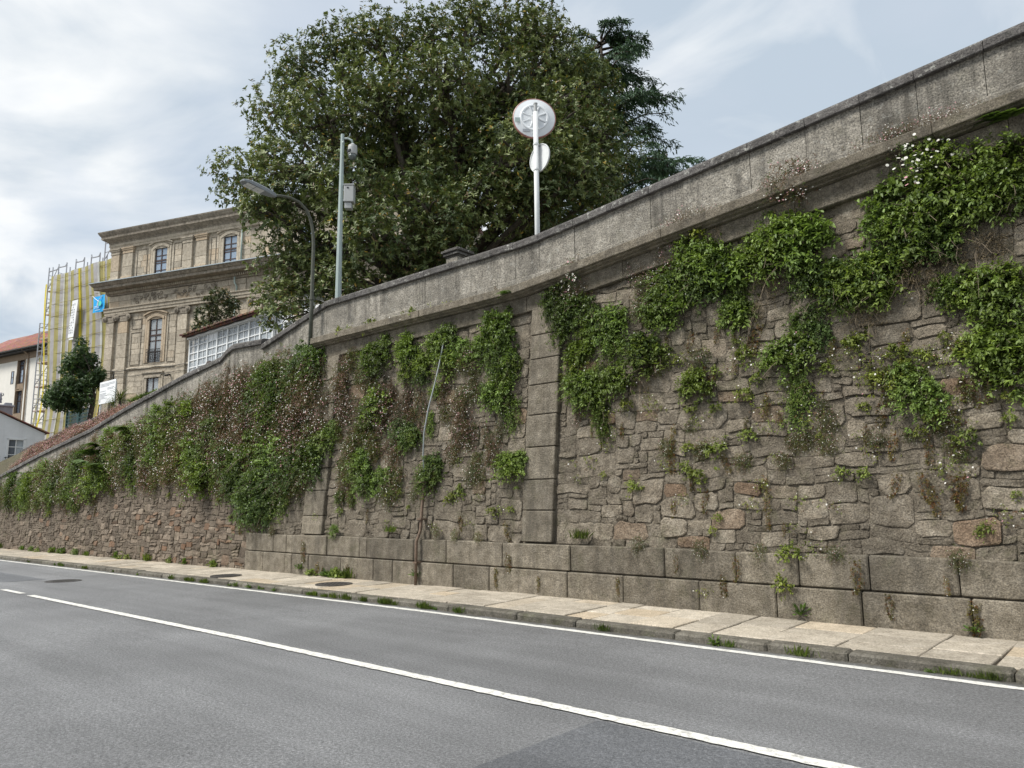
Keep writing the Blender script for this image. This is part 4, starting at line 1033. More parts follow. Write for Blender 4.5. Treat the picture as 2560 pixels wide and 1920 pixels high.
st = MB(); d1 = Fm @ Vector((1, 0, 0)); d2 = Fm @ Vector((0, 1, 0)); nn = Fm @ Vector((0, 0, 1))
for (u, v, w, h, mt, nm) in ((.36, -.06, .05, .05, 'pole_grey', 'sticker'), (.17, -.30, .08, .03, 'inkgrey', 'sticker')):
    m = MB(); m.hexa([mc_+d1*(u+a)+d2*(v+b)-nn*h_ for a in (-w, w) for b in (-h, h) for h_ in (.048, .052)]); m.build(nm, M[mt], mo)
# round sign below, turned sideways
sn = Vector((-.12, .93, 0)).normalized(); sn = Matrix.Rotation(R_(-16), 3, 'Z') @ sn; Fs = disc_frame(sn); sc0 = Vector((SX+.03, SY+.085, 8.66))
ro = empty('round_sign', sc0); tag(ro, 'blank white back of a round road sign below the mirror', 'road sign')
m = MB(); m.lathe([(.30, .012), (.305, 0), (.30, -.022), (.285, -.022), (.28, -.006), (.02, -.006)], sc0, 32, Fs); m.build('plate', M['white_pole'], ro)
for z in (8.39, 8.94): m = MB(); m.tube([(SX, SY, z-.02), (SX, SY, z+.02)], .062, 12); m.build('clamp', M['white_pole'], ro)

# gate pier cap behind the parapet
gp = atY(1130, 632, 13.0); gpo = empty('gate_pier', (gp.x, 13.2, hill(gp.x, 13.2))); tag(gpo, 'stone gate pier with moulded cap showing above the parapet', 'gate pier')
m = MB(); m.box(gp.x-.21, gp.x+.21, 12.99, 13.41, hill(gp.x, 13)-.1, gp.z-.12, .01); m.build('shaft', M['parapet'], gpo)
m = MB()
for r, a, b in ((.23, -.12, -.08), (.27, -.08, .0), (.31, .0, .07), (.25, .07, .11)): m.box(gp.x-r, gp.x+r, 13.2-r, 13.2+r, gp.z+a, gp.z+b, .012)
m.build('cap', M['coping'], gpo)

# rusty pipe and grey conduit up the wall
pi_ = empty('drain_pipe', (-11.13, 9.70, gz(-11)+.1)); tag(pi_, 'thin rusty pipe with a pale conduit climbing the plinth and rubble', 'pipe')
m = MB(); m.tube([(-11.13, 9.70, pz(-11.1, 9.7)-.03), (-11.12, 9.70, .9), (-11.12, 9.80, 1.1), (-11.13, 9.86, 1.7), (-11.12, 9.90, 2.15)], .028, 8); m.build('rusty_pipe', M['rust'], pi_, smooth=True)
m = MB(); m.tube([(-11.12, 9.90, 2.1), (-11.11, 9.84, 2.5), (-11.02, 9.78, 2.95), (-10.93, 9.8, 3.4), (-10.86, 9.9, 3.9), (-10.84, 10.0, 4.3), (-10.83, 10.1, 4.75)], .014, 8); m.build('conduit', M['hose'], pi_, smooth=True)
for z in (.5, 1.3, 2.0): m = MB(); m.box(-11.17, -11.07, 9.66+(.0 if z < 1 else .1), 9.83+(0 if z < 1 else .12), z, z+.03); m.build('clip', M['rust'], pi_)

# person walking behind the ramp parapet: only the hair shows
hx, hy = -22.3, 10.98; htop = 6.02; pz0 = hill(hx, hy); Hh = htop-pz0
pe = bpy.data.meshes.new('body'); S = Hh/1.72
J = {'pel': (0, 0, .95), 'ch': (0, .02, 1.28), 'nk': (0, .01, 1.45), 'hd': (0, -.02, 1.56), 'tp': (0, 0, 1.655), 'ls': (-.18, .02, 1.40), 'le': (-.24, .06, 1.12), 'lh': (-.22, -.08, .90), 'rs': (.18, .02, 1.40), 're': (.24, .06, 1.12), 'rh': (.22, -.08, .90),
     'lk': (-.09, -.12, .5), 'lf': (-.09, .02, .07), 'lt': (-.09, -.16, .03), 'rk': (.09, -.02, .5), 'rf': (.09, .14, .09), 'rt': (.09, -.02, .03), 'lp': (-.09, 0, .9), 'rp': (.09, 0, .9)}
ks = list(J); E_ = [('pel', 'ch'), ('ch', 'nk'), ('nk', 'hd'), ('hd', 'tp'), ('ch', 'ls'), ('ls', 'le'), ('le', 'lh'), ('ch', 'rs'), ('rs', 're'), ('re', 'rh'), ('pel', 'lp'), ('lp', 'lk'), ('lk', 'lf'), ('lf', 'lt'), ('pel', 'rp'), ('rp', 'rk'), ('rk', 'rf'), ('rf', 'rt')]
rad = {'pel': .14, 'ch': .15, 'nk': .055, 'hd': .09, 'tp': .07, 'ls': .065, 'le': .045, 'lh': .035, 'rs': .065, 're': .045, 'rh': .035, 'lk': .06, 'lf': .045, 'lt': .035, 'rk': .06, 'rf': .045, 'rt': .035, 'lp': .085, 'rp': .085}
pe.from_pydata([tuple(c*S for c in J[k]) for k in ks], [(ks.index(a), ks.index(b)) for a, b in E_], [])
po = bpy.data.objects.new('person', pe); col.objects.link(po); po.location = (hx, hy, pz0); po.rotation_euler = (0, 0, R_(-70))
po.modifiers.new('skin', 'SKIN'); sv = pe.skin_vertices[0].data
for i, k in enumerate(ks): sv[i].radius = (rad[k]*S, rad[k]*S)
sv[0].use_root = True
po.modifiers.new('sub', 'SUBSURF').levels = 2; po.modifiers['sub'].render_levels = 2
M['jacket'] = plain('dark_jacket', (.04, .045, .06), .8, .2); M['hair'] = plain('brown_hair', (.035, .02, .014), .6, .4, 60, 0, .3, .8); M['skin'] = plain('skin', (.45, .28, .2), .6, .05)
pe.materials.append(M['jacket']); tag(po, 'person with short brown hair walking behind the ramp parapet', 'person')
m = MB(); m.lathe([(.03, -.10), (.095, -.07), (.112, 0), (.108, .05), (.085, .10), (.045, .125), (.01, .13)], (0, .012, 1.585*S), 16)
h_ = obj('hair', m.mesh('hair', (0, 0, 0), True), M['hair'], po)
# ================================================================ vegetation
S = 2560/2212      # measurements below were taken on a 2212 px wide view of the photograph
def unit(v): return v/np.maximum(np.linalg.norm(v, axis=-1, keepdims=True), 1e-9)
def rdir(n): return unit(rng.normal(size=(n, 3)))
def leaf_arrays(P, D, N, L, W, fold=.18, droop=.12):
    D = unit(D); Sd = unit(np.cross(D, N)); N = np.cross(Sd, D); L = L[:, None]; W = W[:, None]
    b = P; t = P+D*L-N*L*droop
    a1 = P+D*L*.34+N*W*fold; a2 = P+D*L*.70+N*W*fold*.8-N*L*droop*.4
    V = np.stack([b, a1-Sd*W*.5, a2-Sd*W*.40, t, a2+Sd*W*.40, a1+Sd*W*.5], 1)
    n = len(P); i = np.arange(n)[:, None]*6
    F = np.concatenate([i+np.array([0, 3, 2, 1]), i+np.array([0, 5, 4, 3])], 0)
    return V.reshape(-1, 3), F
def disc_arrays(P, N, r):
    a = unit(np.cross(N, np.array([.3, .2, 1.0]))); b = np.cross(N, a); V = []
    for k in range(6):
        an = math.pi*k/3; V.append(P+(a*math.cos(an)+b*math.sin(an))*r[:, None])
    n = len(P); i = np.arange(n)[:, None]*6
    return np.stack(V, 1).reshape(-1, 3), np.concatenate([i+np.array([0, 1, 2, 3]), i+np.array([0, 3, 4, 5])], 0)
def np_mesh(name, V, F, C, mat):
    me = bpy.data.meshes.new(name); n = len(V); m = len(F); me.vertices.add(n); me.vertices.foreach_set('co', V.astype(np.float32).ravel())
    me.loops.add(m*4); me.loops.foreach_set('vertex_index', F.astype(np.int32).ravel()); me.polygons.add(m); me.polygons.foreach_set('loop_start', np.arange(0, m*4, 4, dtype=np.int32))
    me.update(calc_edges=True); ca = me.color_attributes.new('Col', 'FLOAT_COLOR', 'POINT')
    C4 = np.ones((n, 4), np.float32); C4[:, :3] = np.repeat(C, 6, axis=0); ca.data.foreach_set('color', C4.ravel()); me.materials.append(mat); return me
def lerp(a, b, t): return np.array(a)[None]*(1-t)+np.array(b)[None]*t

def bush_mesh(name, rx, rz, reach, nst, nlf, L, W, cdark, clight, grav=.35, up=.5, seed=0, cjit=.18, brown=None, brown_p=0, mat='leaf', spread=.7, tipbias=1.2, shoots=0):
    """clump rooted on a wall: x along wall, -y outwards, z up"""
    a = rng.uniform(0, 2*np.pi, nst); r = np.sqrt(rng.uniform(0, 1, nst)); root = np.stack([rx*r*np.cos(a), np.full(nst, .01), rz*r*np.sin(a)], 1)
    d = np.stack([rng.normal(0, spread, nst)+root[:, 0]/max(rx, .05)*.35, -np.abs(rng.normal(1, .3, nst)), rng.normal(up, .55, nst)+root[:, 2]/max(rz, .05)*.3], 1); d = unit(d)
    ln = reach*rng.uniform(.45, 1.1, nst)*(1-.35*r**2)
    if shoots:
        k = rng.integers(0, nst, shoots); d[k] = unit(np.stack([rng.normal(0, .35, shoots), -rng.uniform(.25, .8, shoots), rng.uniform(.8, 1.4, shoots)], 1)); root[k, 2] = np.abs(root[k, 2]); ln[k] *= 1.15
    ns_ = nst//6; k = rng.integers(0, nst, ns_); root[k, 0] *= 1.75; root[k, 2] = root[k, 2]*1.6-.1*rz; ln[k] *= .5      # stragglers round the rim
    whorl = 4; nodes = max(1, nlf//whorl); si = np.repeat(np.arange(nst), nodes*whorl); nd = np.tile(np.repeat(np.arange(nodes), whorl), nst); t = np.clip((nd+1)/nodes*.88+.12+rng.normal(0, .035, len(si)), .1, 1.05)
    P = root[si]+d[si]*(ln[si]*t)[:, None]; P[:, 2] -= grav*ln[si]*t**2; P += rng.normal(0, L*.22, P.shape); P[:, 1] = np.minimum(P[:, 1], -.004)
    tang = unit(d[si]+np.array([0, 0, -1.0])*(2*grav*t)[:, None])
    side = unit(np.cross(tang, rdir(len(si)))); Dl = unit(tang*.45+side*.8+np.array([0, -.2, -.18])); Nl = unit(np.array([0, -.4, 1.0])+.3*rdir(len(si)))
    sz = rng.uniform(.5, 1.2, len(si))*(1.15-.45*t)*rng.uniform(.75, 1.25, nst)[si]
    V, F = leaf_arrays(P, Dl, Nl, L*sz, W*sz)
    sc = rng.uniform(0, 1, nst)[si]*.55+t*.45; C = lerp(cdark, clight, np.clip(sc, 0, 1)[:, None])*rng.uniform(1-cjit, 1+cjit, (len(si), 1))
    if brown is not None: k = rng.uniform(size=nst)[si] < brown_p; C[k] = np.array(brown)*rng.uniform(.7, 1.3, (k.sum(), 1))
    ends = root+d*ln[:, None]; ends[:, 2] -= grav*ln; 
    return np_mesh(name, V, F, C, M[mat]), root, d, ln, ends
def flower_mesh(root, d, ln, grav, n, r, pink):
    k = rng.integers(0, len(root), n); t = rng.uniform(.75, 1.12, n); P = root[k]+d[k]*(ln[k]*t)[:, None]; P[:, 2] -= grav*ln[k]*t**2; P += rng.normal(0, .02, P.shape); P[:, 1] -= .02
    N = unit(np.array([0, -.8, .6])+.5*rdir(n)); V, F = disc_arrays(P, N, r*rng.uniform(.6, 1.15, n))
    u = rng.uniform(size=(n, 1)); C = np.where(u < pink, np.array([[.62, .34, .38]]), np.array([[.80, .78, .74]]))*rng.uniform(.85, 1.08, (n, 1))
    return np_mesh('flowers', V, F, C, M['petal'])
def twig_mesh(root, d, ln, grav, n):
    m = MB()
    for k in rng.integers(0, len(root), n):
        L_ = ln[k]*rng.uniform(.9, 1.5); pts = []
        for t in (0, .35, .7, 1.0):
            p = root[k]+d[k]*L_*t; p[2] -= grav*1.4*L_*t*t; p = p+rng.normal(0, .02, 3); p[1] = min(p[1], -.01); pts.append(tuple(p))
        m.tube(pts, [.0045, .004, .003, .002], 3, False)
    return m.mesh('twigs')
VAR = {}
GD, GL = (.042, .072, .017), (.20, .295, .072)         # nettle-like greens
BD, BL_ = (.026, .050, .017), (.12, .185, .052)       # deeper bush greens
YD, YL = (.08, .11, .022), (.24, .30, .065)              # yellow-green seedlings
FDk, FLt = (.075, .053, .034), (.215, .14, .09)       # reddish fleabane stems
def mk(kind, n, fn):
    VAR[kind] = [fn(i) for i in range(n)]
def pack_plant(res, grav, fl=0, pink=.25, fr=.011, tw=0):
    me, root, d, ln, ends = res; out_ = [('foliage', me)]
    if fl: out_.append(('flowers', flower_mesh(root, d, ln, grav, fl, fr, pink)))
    if tw: tm = twig_mesh(root, d, ln, grav, tw); tm.materials.append(M['twig']); out_.append(('twigs', tm))
    return out_
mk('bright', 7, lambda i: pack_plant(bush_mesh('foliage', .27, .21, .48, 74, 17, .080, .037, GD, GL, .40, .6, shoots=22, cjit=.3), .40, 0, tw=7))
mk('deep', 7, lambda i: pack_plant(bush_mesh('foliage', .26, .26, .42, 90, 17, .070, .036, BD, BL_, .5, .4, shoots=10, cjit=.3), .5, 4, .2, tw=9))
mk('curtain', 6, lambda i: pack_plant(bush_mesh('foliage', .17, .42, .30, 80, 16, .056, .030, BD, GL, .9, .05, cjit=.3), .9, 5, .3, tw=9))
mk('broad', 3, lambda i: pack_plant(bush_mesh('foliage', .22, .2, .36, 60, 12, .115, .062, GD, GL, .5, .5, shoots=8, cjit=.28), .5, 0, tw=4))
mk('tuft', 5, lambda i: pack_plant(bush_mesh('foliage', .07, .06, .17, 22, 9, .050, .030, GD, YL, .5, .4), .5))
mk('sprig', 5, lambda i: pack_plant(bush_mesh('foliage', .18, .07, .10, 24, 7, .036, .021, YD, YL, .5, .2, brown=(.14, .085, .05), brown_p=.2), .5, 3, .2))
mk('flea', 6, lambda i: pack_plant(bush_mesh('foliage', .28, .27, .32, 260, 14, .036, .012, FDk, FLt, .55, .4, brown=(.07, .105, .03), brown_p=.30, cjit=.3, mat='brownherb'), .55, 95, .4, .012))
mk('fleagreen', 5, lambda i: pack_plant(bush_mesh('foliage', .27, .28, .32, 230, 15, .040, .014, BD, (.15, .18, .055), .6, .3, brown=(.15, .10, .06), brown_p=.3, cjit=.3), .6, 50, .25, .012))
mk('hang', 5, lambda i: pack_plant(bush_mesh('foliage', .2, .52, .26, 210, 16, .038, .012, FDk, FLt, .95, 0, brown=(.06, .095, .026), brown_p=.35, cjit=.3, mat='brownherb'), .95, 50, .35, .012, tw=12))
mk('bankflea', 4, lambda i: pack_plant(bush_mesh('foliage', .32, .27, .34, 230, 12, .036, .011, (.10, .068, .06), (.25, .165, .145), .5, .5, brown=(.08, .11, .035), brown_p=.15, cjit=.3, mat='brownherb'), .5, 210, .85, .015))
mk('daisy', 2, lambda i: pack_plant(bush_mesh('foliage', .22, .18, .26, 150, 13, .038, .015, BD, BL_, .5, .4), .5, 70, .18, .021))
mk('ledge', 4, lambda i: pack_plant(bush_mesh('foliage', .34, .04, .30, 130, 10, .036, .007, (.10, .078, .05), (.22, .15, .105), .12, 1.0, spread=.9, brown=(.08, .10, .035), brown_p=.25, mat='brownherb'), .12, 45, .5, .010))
mk('dry', 4, lambda i: pack_plant(bush_mesh('foliage', .2, .15, .3, 60, 9, .05, .008, (.10, .08, .05), (.24, .19, .125), .7, .1, mat='brownherb'), .7, 0, tw=11))
def fern(i):
    P, D, N, L = [], [], [], []
    for f in range(9):
        a = rng.uniform(-1.3, 1.3); ln = rng.uniform(.35, .6); d = np.array([math.sin(a), -math.cos(a)*.8, .55]); d /= np.linalg.norm(d)
        s = np.cross(d, [0, -.2, 1.0]); s /= np.linalg.norm(s)
        for k in range(22):
            t = .12+.88*k/22; p = d*ln*t+np.array([0, 0, -.55*ln*t*t]); w = .11*math.sin(math.pi*min(1, t*.85+.12))+.01
            for q in (-1, 1): P.append(p); D.append(s*q+d*.4+np.array([0, 0, -.25])); N.append((0, -.3, 1)); L.append(w)
    P, D, N, L = map(np.array, (P, D, N, L)); V, F = leaf_arrays(P, D, N.astype(float), L, np.full(len(L), .022)); C = lerp((.05, .10, .02), (.12, .20, .05), rng.uniform(size=(len(L), 1)))
    return [('fronds', np_mesh('fronds', V, F, C, M['leaf']))]
mk('fern', 3, fern)
def grass(i):
    n = 60; P = np.stack([rng.normal(0, .10, n), rng.normal(-.03, .03, n), np.zeros(n)], 1); D = unit(np.stack([rng.normal(0, .45, n), rng.normal(-.3, .35, n), np.ones(n)], 1)); N = unit(np.stack([rng.normal(0, .4, n), -np.ones(n), np.full(n, .3)], 1))
    V, F = leaf_arrays(P, D, N, rng.uniform(.07, .2, n), np.full(n, .010), .05, .3); C = lerp((.06, .11, .02), (.20, .27, .07), rng.uniform(size=(n, 1)))
    return [('blades', np_mesh('blades', V, F, C, M['leaf']))]
mk('grass', 4, grass)
def weed(i):
    n = 70; a = rng.uniform(0, 6.28, n); e = rng.uniform(.1, 1.2, n); D = np.stack([np.cos(a)*np.cos(e), np.sin(a)*np.cos(e), np.sin(e)], 1); P = D*rng.uniform(.0, .10, (n, 1)); P[:, 2] = np.abs(P[:, 2])
    V, F = leaf_arrays(P, D, np.tile([0, -.3, 1.0], (n, 1))+.3*rdir(n), rng.uniform(.04, .09, n), rng.uniform(.02, .035, n)); C = lerp((.05, .10, .02), (.15, .24, .06), rng.uniform(size=(n, 1)))
    return [('foliage', np_mesh('foliage', V, F, C, M['leaf']))]
mk('weed', 4, weed)
mk('moss', 3, lambda i: pack_plant(bush_mesh('foliage', .05, .20, .05, 60, 9, .022, .013, (.07, .06, .02), (.17, .16, .05), .9, 0, brown=(.16, .08, .03), brown_p=.3), .9, 2, .2))

def plant(kind, p, scale, name, label, group, roty=0.0, rotx=0.0, sx=None):
    v = random.choice(VAR[kind]); o = empty(name, p); o.rotation_euler = (rotx, roty, random.uniform(-.25, .25)); s = scale
    o.scale = (s*(random.choice((-1, 1)))*random.uniform(.9, 1.12)*(sx or 1), s*random.uniform(.85, 1.1), s*random.uniform(.9, 1.12))
    tag(o, label, 'plant', group)
    for nm, me in v:
        ch = obj(nm, me, None, o)
        if nm in ('flowers', 'twigs'): ch['kind'] = 'stuff'
    return o
def wallpt(px, py, yo=.02):
    d = ray(px, py); n = Vector((0, 1, -BAT)); P0 = Vector((0, Y0, .12)); p = CAM+d*((P0-CAM).dot(n)/d.dot(n)); p.y -= yo; return p
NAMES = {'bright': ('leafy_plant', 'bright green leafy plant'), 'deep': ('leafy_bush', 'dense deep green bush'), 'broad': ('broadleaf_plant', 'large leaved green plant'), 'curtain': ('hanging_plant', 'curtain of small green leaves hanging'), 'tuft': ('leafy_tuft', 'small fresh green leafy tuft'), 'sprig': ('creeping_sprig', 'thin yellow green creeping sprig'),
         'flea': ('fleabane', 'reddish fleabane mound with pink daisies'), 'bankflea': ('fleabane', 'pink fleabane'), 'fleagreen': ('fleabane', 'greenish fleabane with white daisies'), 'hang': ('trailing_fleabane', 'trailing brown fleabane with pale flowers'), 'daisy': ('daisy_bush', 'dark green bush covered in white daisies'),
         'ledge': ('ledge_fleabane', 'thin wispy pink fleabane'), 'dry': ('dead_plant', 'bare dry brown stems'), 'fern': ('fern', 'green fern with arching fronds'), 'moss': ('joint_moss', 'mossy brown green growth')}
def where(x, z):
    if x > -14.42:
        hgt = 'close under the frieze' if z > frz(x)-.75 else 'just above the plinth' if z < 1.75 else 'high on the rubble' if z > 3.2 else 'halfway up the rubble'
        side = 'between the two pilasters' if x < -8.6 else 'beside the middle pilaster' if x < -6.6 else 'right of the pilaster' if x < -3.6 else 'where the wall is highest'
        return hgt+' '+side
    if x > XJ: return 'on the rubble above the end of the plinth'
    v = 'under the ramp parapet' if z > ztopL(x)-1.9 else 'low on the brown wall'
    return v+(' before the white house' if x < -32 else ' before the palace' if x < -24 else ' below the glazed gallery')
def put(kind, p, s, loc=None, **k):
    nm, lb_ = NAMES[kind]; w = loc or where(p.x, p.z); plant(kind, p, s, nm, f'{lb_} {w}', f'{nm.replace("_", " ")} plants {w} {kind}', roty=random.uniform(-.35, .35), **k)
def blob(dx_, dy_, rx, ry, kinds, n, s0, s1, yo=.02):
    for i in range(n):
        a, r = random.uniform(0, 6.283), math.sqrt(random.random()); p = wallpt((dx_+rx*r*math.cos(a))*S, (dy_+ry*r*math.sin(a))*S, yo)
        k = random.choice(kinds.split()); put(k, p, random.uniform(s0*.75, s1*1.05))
# --- right bay, clump by clump (centre, half-size, kinds, number, scale)
for b in [
    (1235, 660, 38, 30, 'bright deep', 4, .8, 1.1), (1225, 612, 25, 20, 'flea', 2, .8, 1.0), (1262, 640, 25, 30, 'flea fleagreen', 2, .8, 1), (1290, 700, 45, 35, 'bright deep', 4, .8, 1.1), (1320, 740, 25, 35, 'bright curtain', 3, .7, 1),
    (1210, 700, 22, 30, 'deep curtain', 2, .7, .9), (1300, 840, 45, 30, 'deep bright curtain', 5, .7, 1.0), (1225, 815, 16, 25, 'curtain tuft', 2, .6, .8), (1310, 895, 25, 14, 'curtain deep', 2, .5, .75), (1270, 880, 25, 20, 'hang', 1, .6, .7),
    (1415, 610, 26, 45, 'fleagreen bright', 3, .7, .95), (1440, 690, 30, 50, 'deep bright', 4, .75, 1), (1405, 770, 26, 22, 'bright deep', 2, .7, .9), (1480, 640, 30, 40, 'deep', 3, .9, 1.1),
    (1530, 560, 50, 28, 'bright', 4, .85, 1.1), (1560, 610, 55, 35, 'deep bright broad', 4, .9, 1.1), (1250, 770, 40, 20, 'broad', 2, .7, .9), (1950, 560, 25, 18, 'broad', 2, .8, 1), (2180, 740, 25, 20, 'broad', 1, .8, .9), (1600, 690, 20, 20, 'broad', 1, .7, .8), (1600, 655, 30, 22, 'curtain bright', 2, .7, .9), (1640, 560, 40, 30, 'bright', 2, .8, 1.0),
    (1690, 490, 35, 22, 'bright', 2, .8, 1), (1720, 545, 50, 28, 'bright', 4, .85, 1.1), (1790, 600, 45, 25, 'bright deep', 3, .8, 1.05), (1830, 640, 30, 20, 'bright', 2, .7, .85),
    (1900, 580, 35, 30, 'deep bright', 2, .8, 1), (1930, 530, 40, 35, 'bright', 3, .9, 1.1), (1990, 470, 50, 35, 'bright', 4, .95, 1.2), (2010, 520, 45, 25, 'deep', 3, .85, 1.05), (2080, 440, 45, 30, 'bright', 3, .95, 1.2), (2150, 385, 45, 30, 'bright', 3, .9, 1.15), (2195, 400, 25, 45, 'bright deep', 3, .9, 1.1),
    (1920, 650, 26, 22, 'bright sprig', 2, .6, .8), (1745, 715, 30, 18, 'deep', 2, .8, .95), (1735, 770, 38, 35, 'deep bright daisy', 4, .75, 1), (1735, 845, 24, 35, 'curtain', 2, .6, .75), (1790, 790, 16, 20, 'sprig tuft', 2, .8, 1),
    (2055, 625, 35, 18, 'bright deep', 2, .65, .8), (2125, 630, 28, 35, 'bright', 3, .75, 1), (2190, 690, 22, 22, 'bright', 1, .8, 1), (2165, 755, 30, 24, 'bright', 2, .8, 1.05), (2200, 790, 18, 18, 'bright', 1, .7, .9),
    (1985, 825, 28, 26, 'bright deep', 2, .8, .95), (2010, 875, 28, 20, 'bright tuft', 2, .6, .8), (2060, 870, 20, 14, 'sprig tuft', 2, .8, 1.0), (1500, 848, 15, 18, 'bright', 1, .75, .85), (1548, 962, 9, 8, 'tuft', 1, 1.3, 1.5), (1608, 762, 9, 7, 'tuft', 1, 1.3, 1.5), (1900, 820, 16, 14, 'tuft', 2, .9, 1.2),
    (1525, 780, 14, 14, 'fleagreen', 1, .5, .6), (1870, 742, 30, 20, 'sprig tuft', 3, .9, 1.2), (2060, 750, 30, 15, 'sprig', 3, .9, 1.1), (1640, 680, 20, 20, 'dry', 1, .9, 1), (1660, 610, 25, 20, 'dry', 2, .9, 1.1), (1870, 660, 25, 25, 'dry', 2, .8, 1), (2000, 590, 40, 15, 'dry', 3, .9, 1.2), (2120, 520, 30, 20, 'dry', 2, .9, 1.2), (1380, 800, 20, 30, 'dry', 2, .6, .8),
    (1400, 580, 22, 18, 'flea', 2, .7, .9), (1465, 545, 25, 12, 'flea', 1, .7, .8), (1390, 650, 18, 25, 'fleagreen', 2, .6, .8)]: blob(*b)
# scattered sprigs in the joints of the right bay
for i in range(270):
    x, y = random.uniform(1225, 2205), random.uniform(720, 1150)
    if random.random() > (1.1-(y-720)/460): continue
    put(random.choice(['tuft', 'sprig', 'sprig', 'moss']), wallpt(x*S, y*S, .05), random.uniform(.45, 1.15))
for i in range(26): put('fleagreen', wallpt(random.uniform(1380, 2150)*S, random.uniform(780, 1000)*S, .04), random.uniform(.25, .45))
# --- middle bay
for b in [
    (860, 770, 60, 24, 'bright deep', 5, .8, 1.1), (810, 770, 30, 22, 'fleagreen bright', 2, .8, 1), (890, 800, 40, 22, 'deep bright', 3, .8, 1), (985, 750, 36, 22, 'bright', 3, .8, 1), (1000, 790, 25, 18, 'bright deep', 2, .7, .9), (1085, 720, 45, 22, 'bright fleagreen', 4, .8, 1), (1100, 780, 38, 38, 'deep curtain bright', 5, .8, 1.05),
    (1065, 845, 26, 28, 'bright deep', 3, .7, .9), (1112, 880, 18, 24, 'curtain bright', 2, .6, .8), (1112, 1000, 18, 35, 'bright curtain', 3, .65, .9), (740, 820, 18, 40, 'flea', 3, .8, 1), (775, 880, 35, 40, 'flea hang', 4, .85, 1.1), (840, 870, 50, 30, 'flea hang', 5, .85, 1.1), (800, 830, 40, 20, 'fleagreen', 3, .8, 1),
    (880, 950, 28, 40, 'bright deep', 3, .7, .9), (790, 950, 40, 40, 'hang fleagreen', 4, .8, 1), (765, 1010, 22, 24, 'bright fleagreen', 2, .7, .9), (755, 1060, 14, 24, 'curtain', 1, .6, .7), (915, 1010, 26, 30, 'bright deep', 3, .7, .9), (825, 1055, 28, 14, 'bright sprig', 2, .6, .8), (850, 990, 28, 24, 'hang flea', 3, .7, .9), (730, 930, 12, 14, 'bright', 1, .6, .7),
    (1010, 915, 24, 40, 'flea', 3, .7, .9), (965, 985, 25, 22, 'flea fleagreen', 2, .6, .8), (1005, 985, 18, 18, 'sprig tuft', 2, .8, 1), (950, 880, 20, 18, 'hang', 1, .6, .7), (985, 1070, 22, 14, 'tuft sprig', 3, .8, 1.2), (935, 930, 20, 20, 'curtain', 1, .5, .6), (1050, 930, 25, 25, 'sprig hang', 2, .5, .7), (955, 840, 18, 14, 'bright', 1, .6, .7), (760, 790, 30, 20, 'fleagreen flea', 3, .8, 1), (820, 900, 60, 40, 'deep fleagreen bright fleagreen', 6, .65, .95), (790, 1000, 45, 40, 'deep fleagreen bright', 6, .6, .9), (870, 1030, 40, 25, 'fleagreen bright sprig', 4, .6, .8), (900, 890, 30, 30, 'hang flea', 3, .7, .9), (980, 860, 30, 40, 'hang sprig fleagreen', 4, .5, .8), (1040, 780, 25, 20, 'fleagreen bright', 3, .6, .9), (1060, 960, 25, 35, 'hang sprig', 3, .5, .7), (930, 1040, 25, 18, 'fleagreen sprig', 3, .5, .7), (760, 1060, 30, 30, 'fleagreen hang deep', 4, .55, .8), (740, 960, 25, 40, 'fleagreen bright', 4, .6, .85), (1020, 830, 30, 30, 'fleagreen sprig', 3, .5, .75), (1085, 900, 25, 30, 'fleagreen curtain', 2, .5, .7), (1030, 1010, 25, 25, 'sprig fleagreen', 3, .5, .7), (880, 1080, 60, 25, 'sprig tuft fleagreen', 5, .5, .8)]: blob(*b)
for i in range(14): put(random.choice(['tuft', 'sprig', 'moss']), wallpt(random.uniform(730, 1125)*S, random.uniform(1060, 1150)*S, .05), random.uniform(.5, .9))
# --- left: dense band under the ramp parapet
up_ = [(0, 1058), (100, 1012), (200, 966), (300, 925), (400, 880), (483, 842), (586, 797), (655, 783), (712, 772)]
lo_ = [(0, 1085), (150, 1085), (200, 1080), (240, 1050), (300, 1035), (360, 1045), (430, 1055), (470, 1045), (520, 1110), (570, 1120), (610, 1095), (650, 1085), (690, 1060), (712, 930)]
def left_kind(x, y, f):
    if 425 < x < 550 and y < 970 and not (470 < x < 500 and y > 900): return random.choice(['flea', 'flea', 'hang'])
    if x > 500 and y > 990: return random.choice(['deep', 'deep', 'curtain', 'fleagreen'])
    if x > 545 and y < 850: return random.choice(['fleagreen', 'deep', 'deep', 'fleagreen'])
    if x > 600 and 850 < y < 960: return random.choice(['flea', 'flea', 'fleagreen', 'hang'])
    if x < 60: return random.choice(['fleagreen', 'deep', 'deep', 'fleagreen'])
    if 320 < x < 430: return random.choice(['bright', 'fleagreen', 'fleagreen', 'flea'])
    if f < .15: return random.choice(['flea', 'ledge', 'fleagreen', 'bright'])
    return random.choice(['deep', 'fleagreen', 'fleagreen', 'flea', 'hang', 'curtain', 'bright'])
x = -4
while x < 715:
    u, l = interp(x, up_), interp(x, lo_); y = u+6
    dist = (wallpt(x*S, u*S)-CAM).length; step = 38*16/dist
    while y < l-step*.5:
        f = (y-u)/(l-u); xx, yy = x+random.uniform(-.4, .4)*step, y+random.uniform(-.3, .3)*step
        skip = (500 < xx < 525 and 870 < yy < 1000) or random.random() < .03+.14*f
        if not skip: put(left_kind(xx, yy, f), wallpt(xx*S, yy*S, .03), random.uniform(1.0, 1.5))
        y += step*.72
    x += step*.86
for fx, fy in ((222, 985), (205, 1000), (240, 1010), (235, 965), (300, 930)): put('fern', wallpt(fx*S, fy*S, .25), random.uniform(1.1, 1.5))
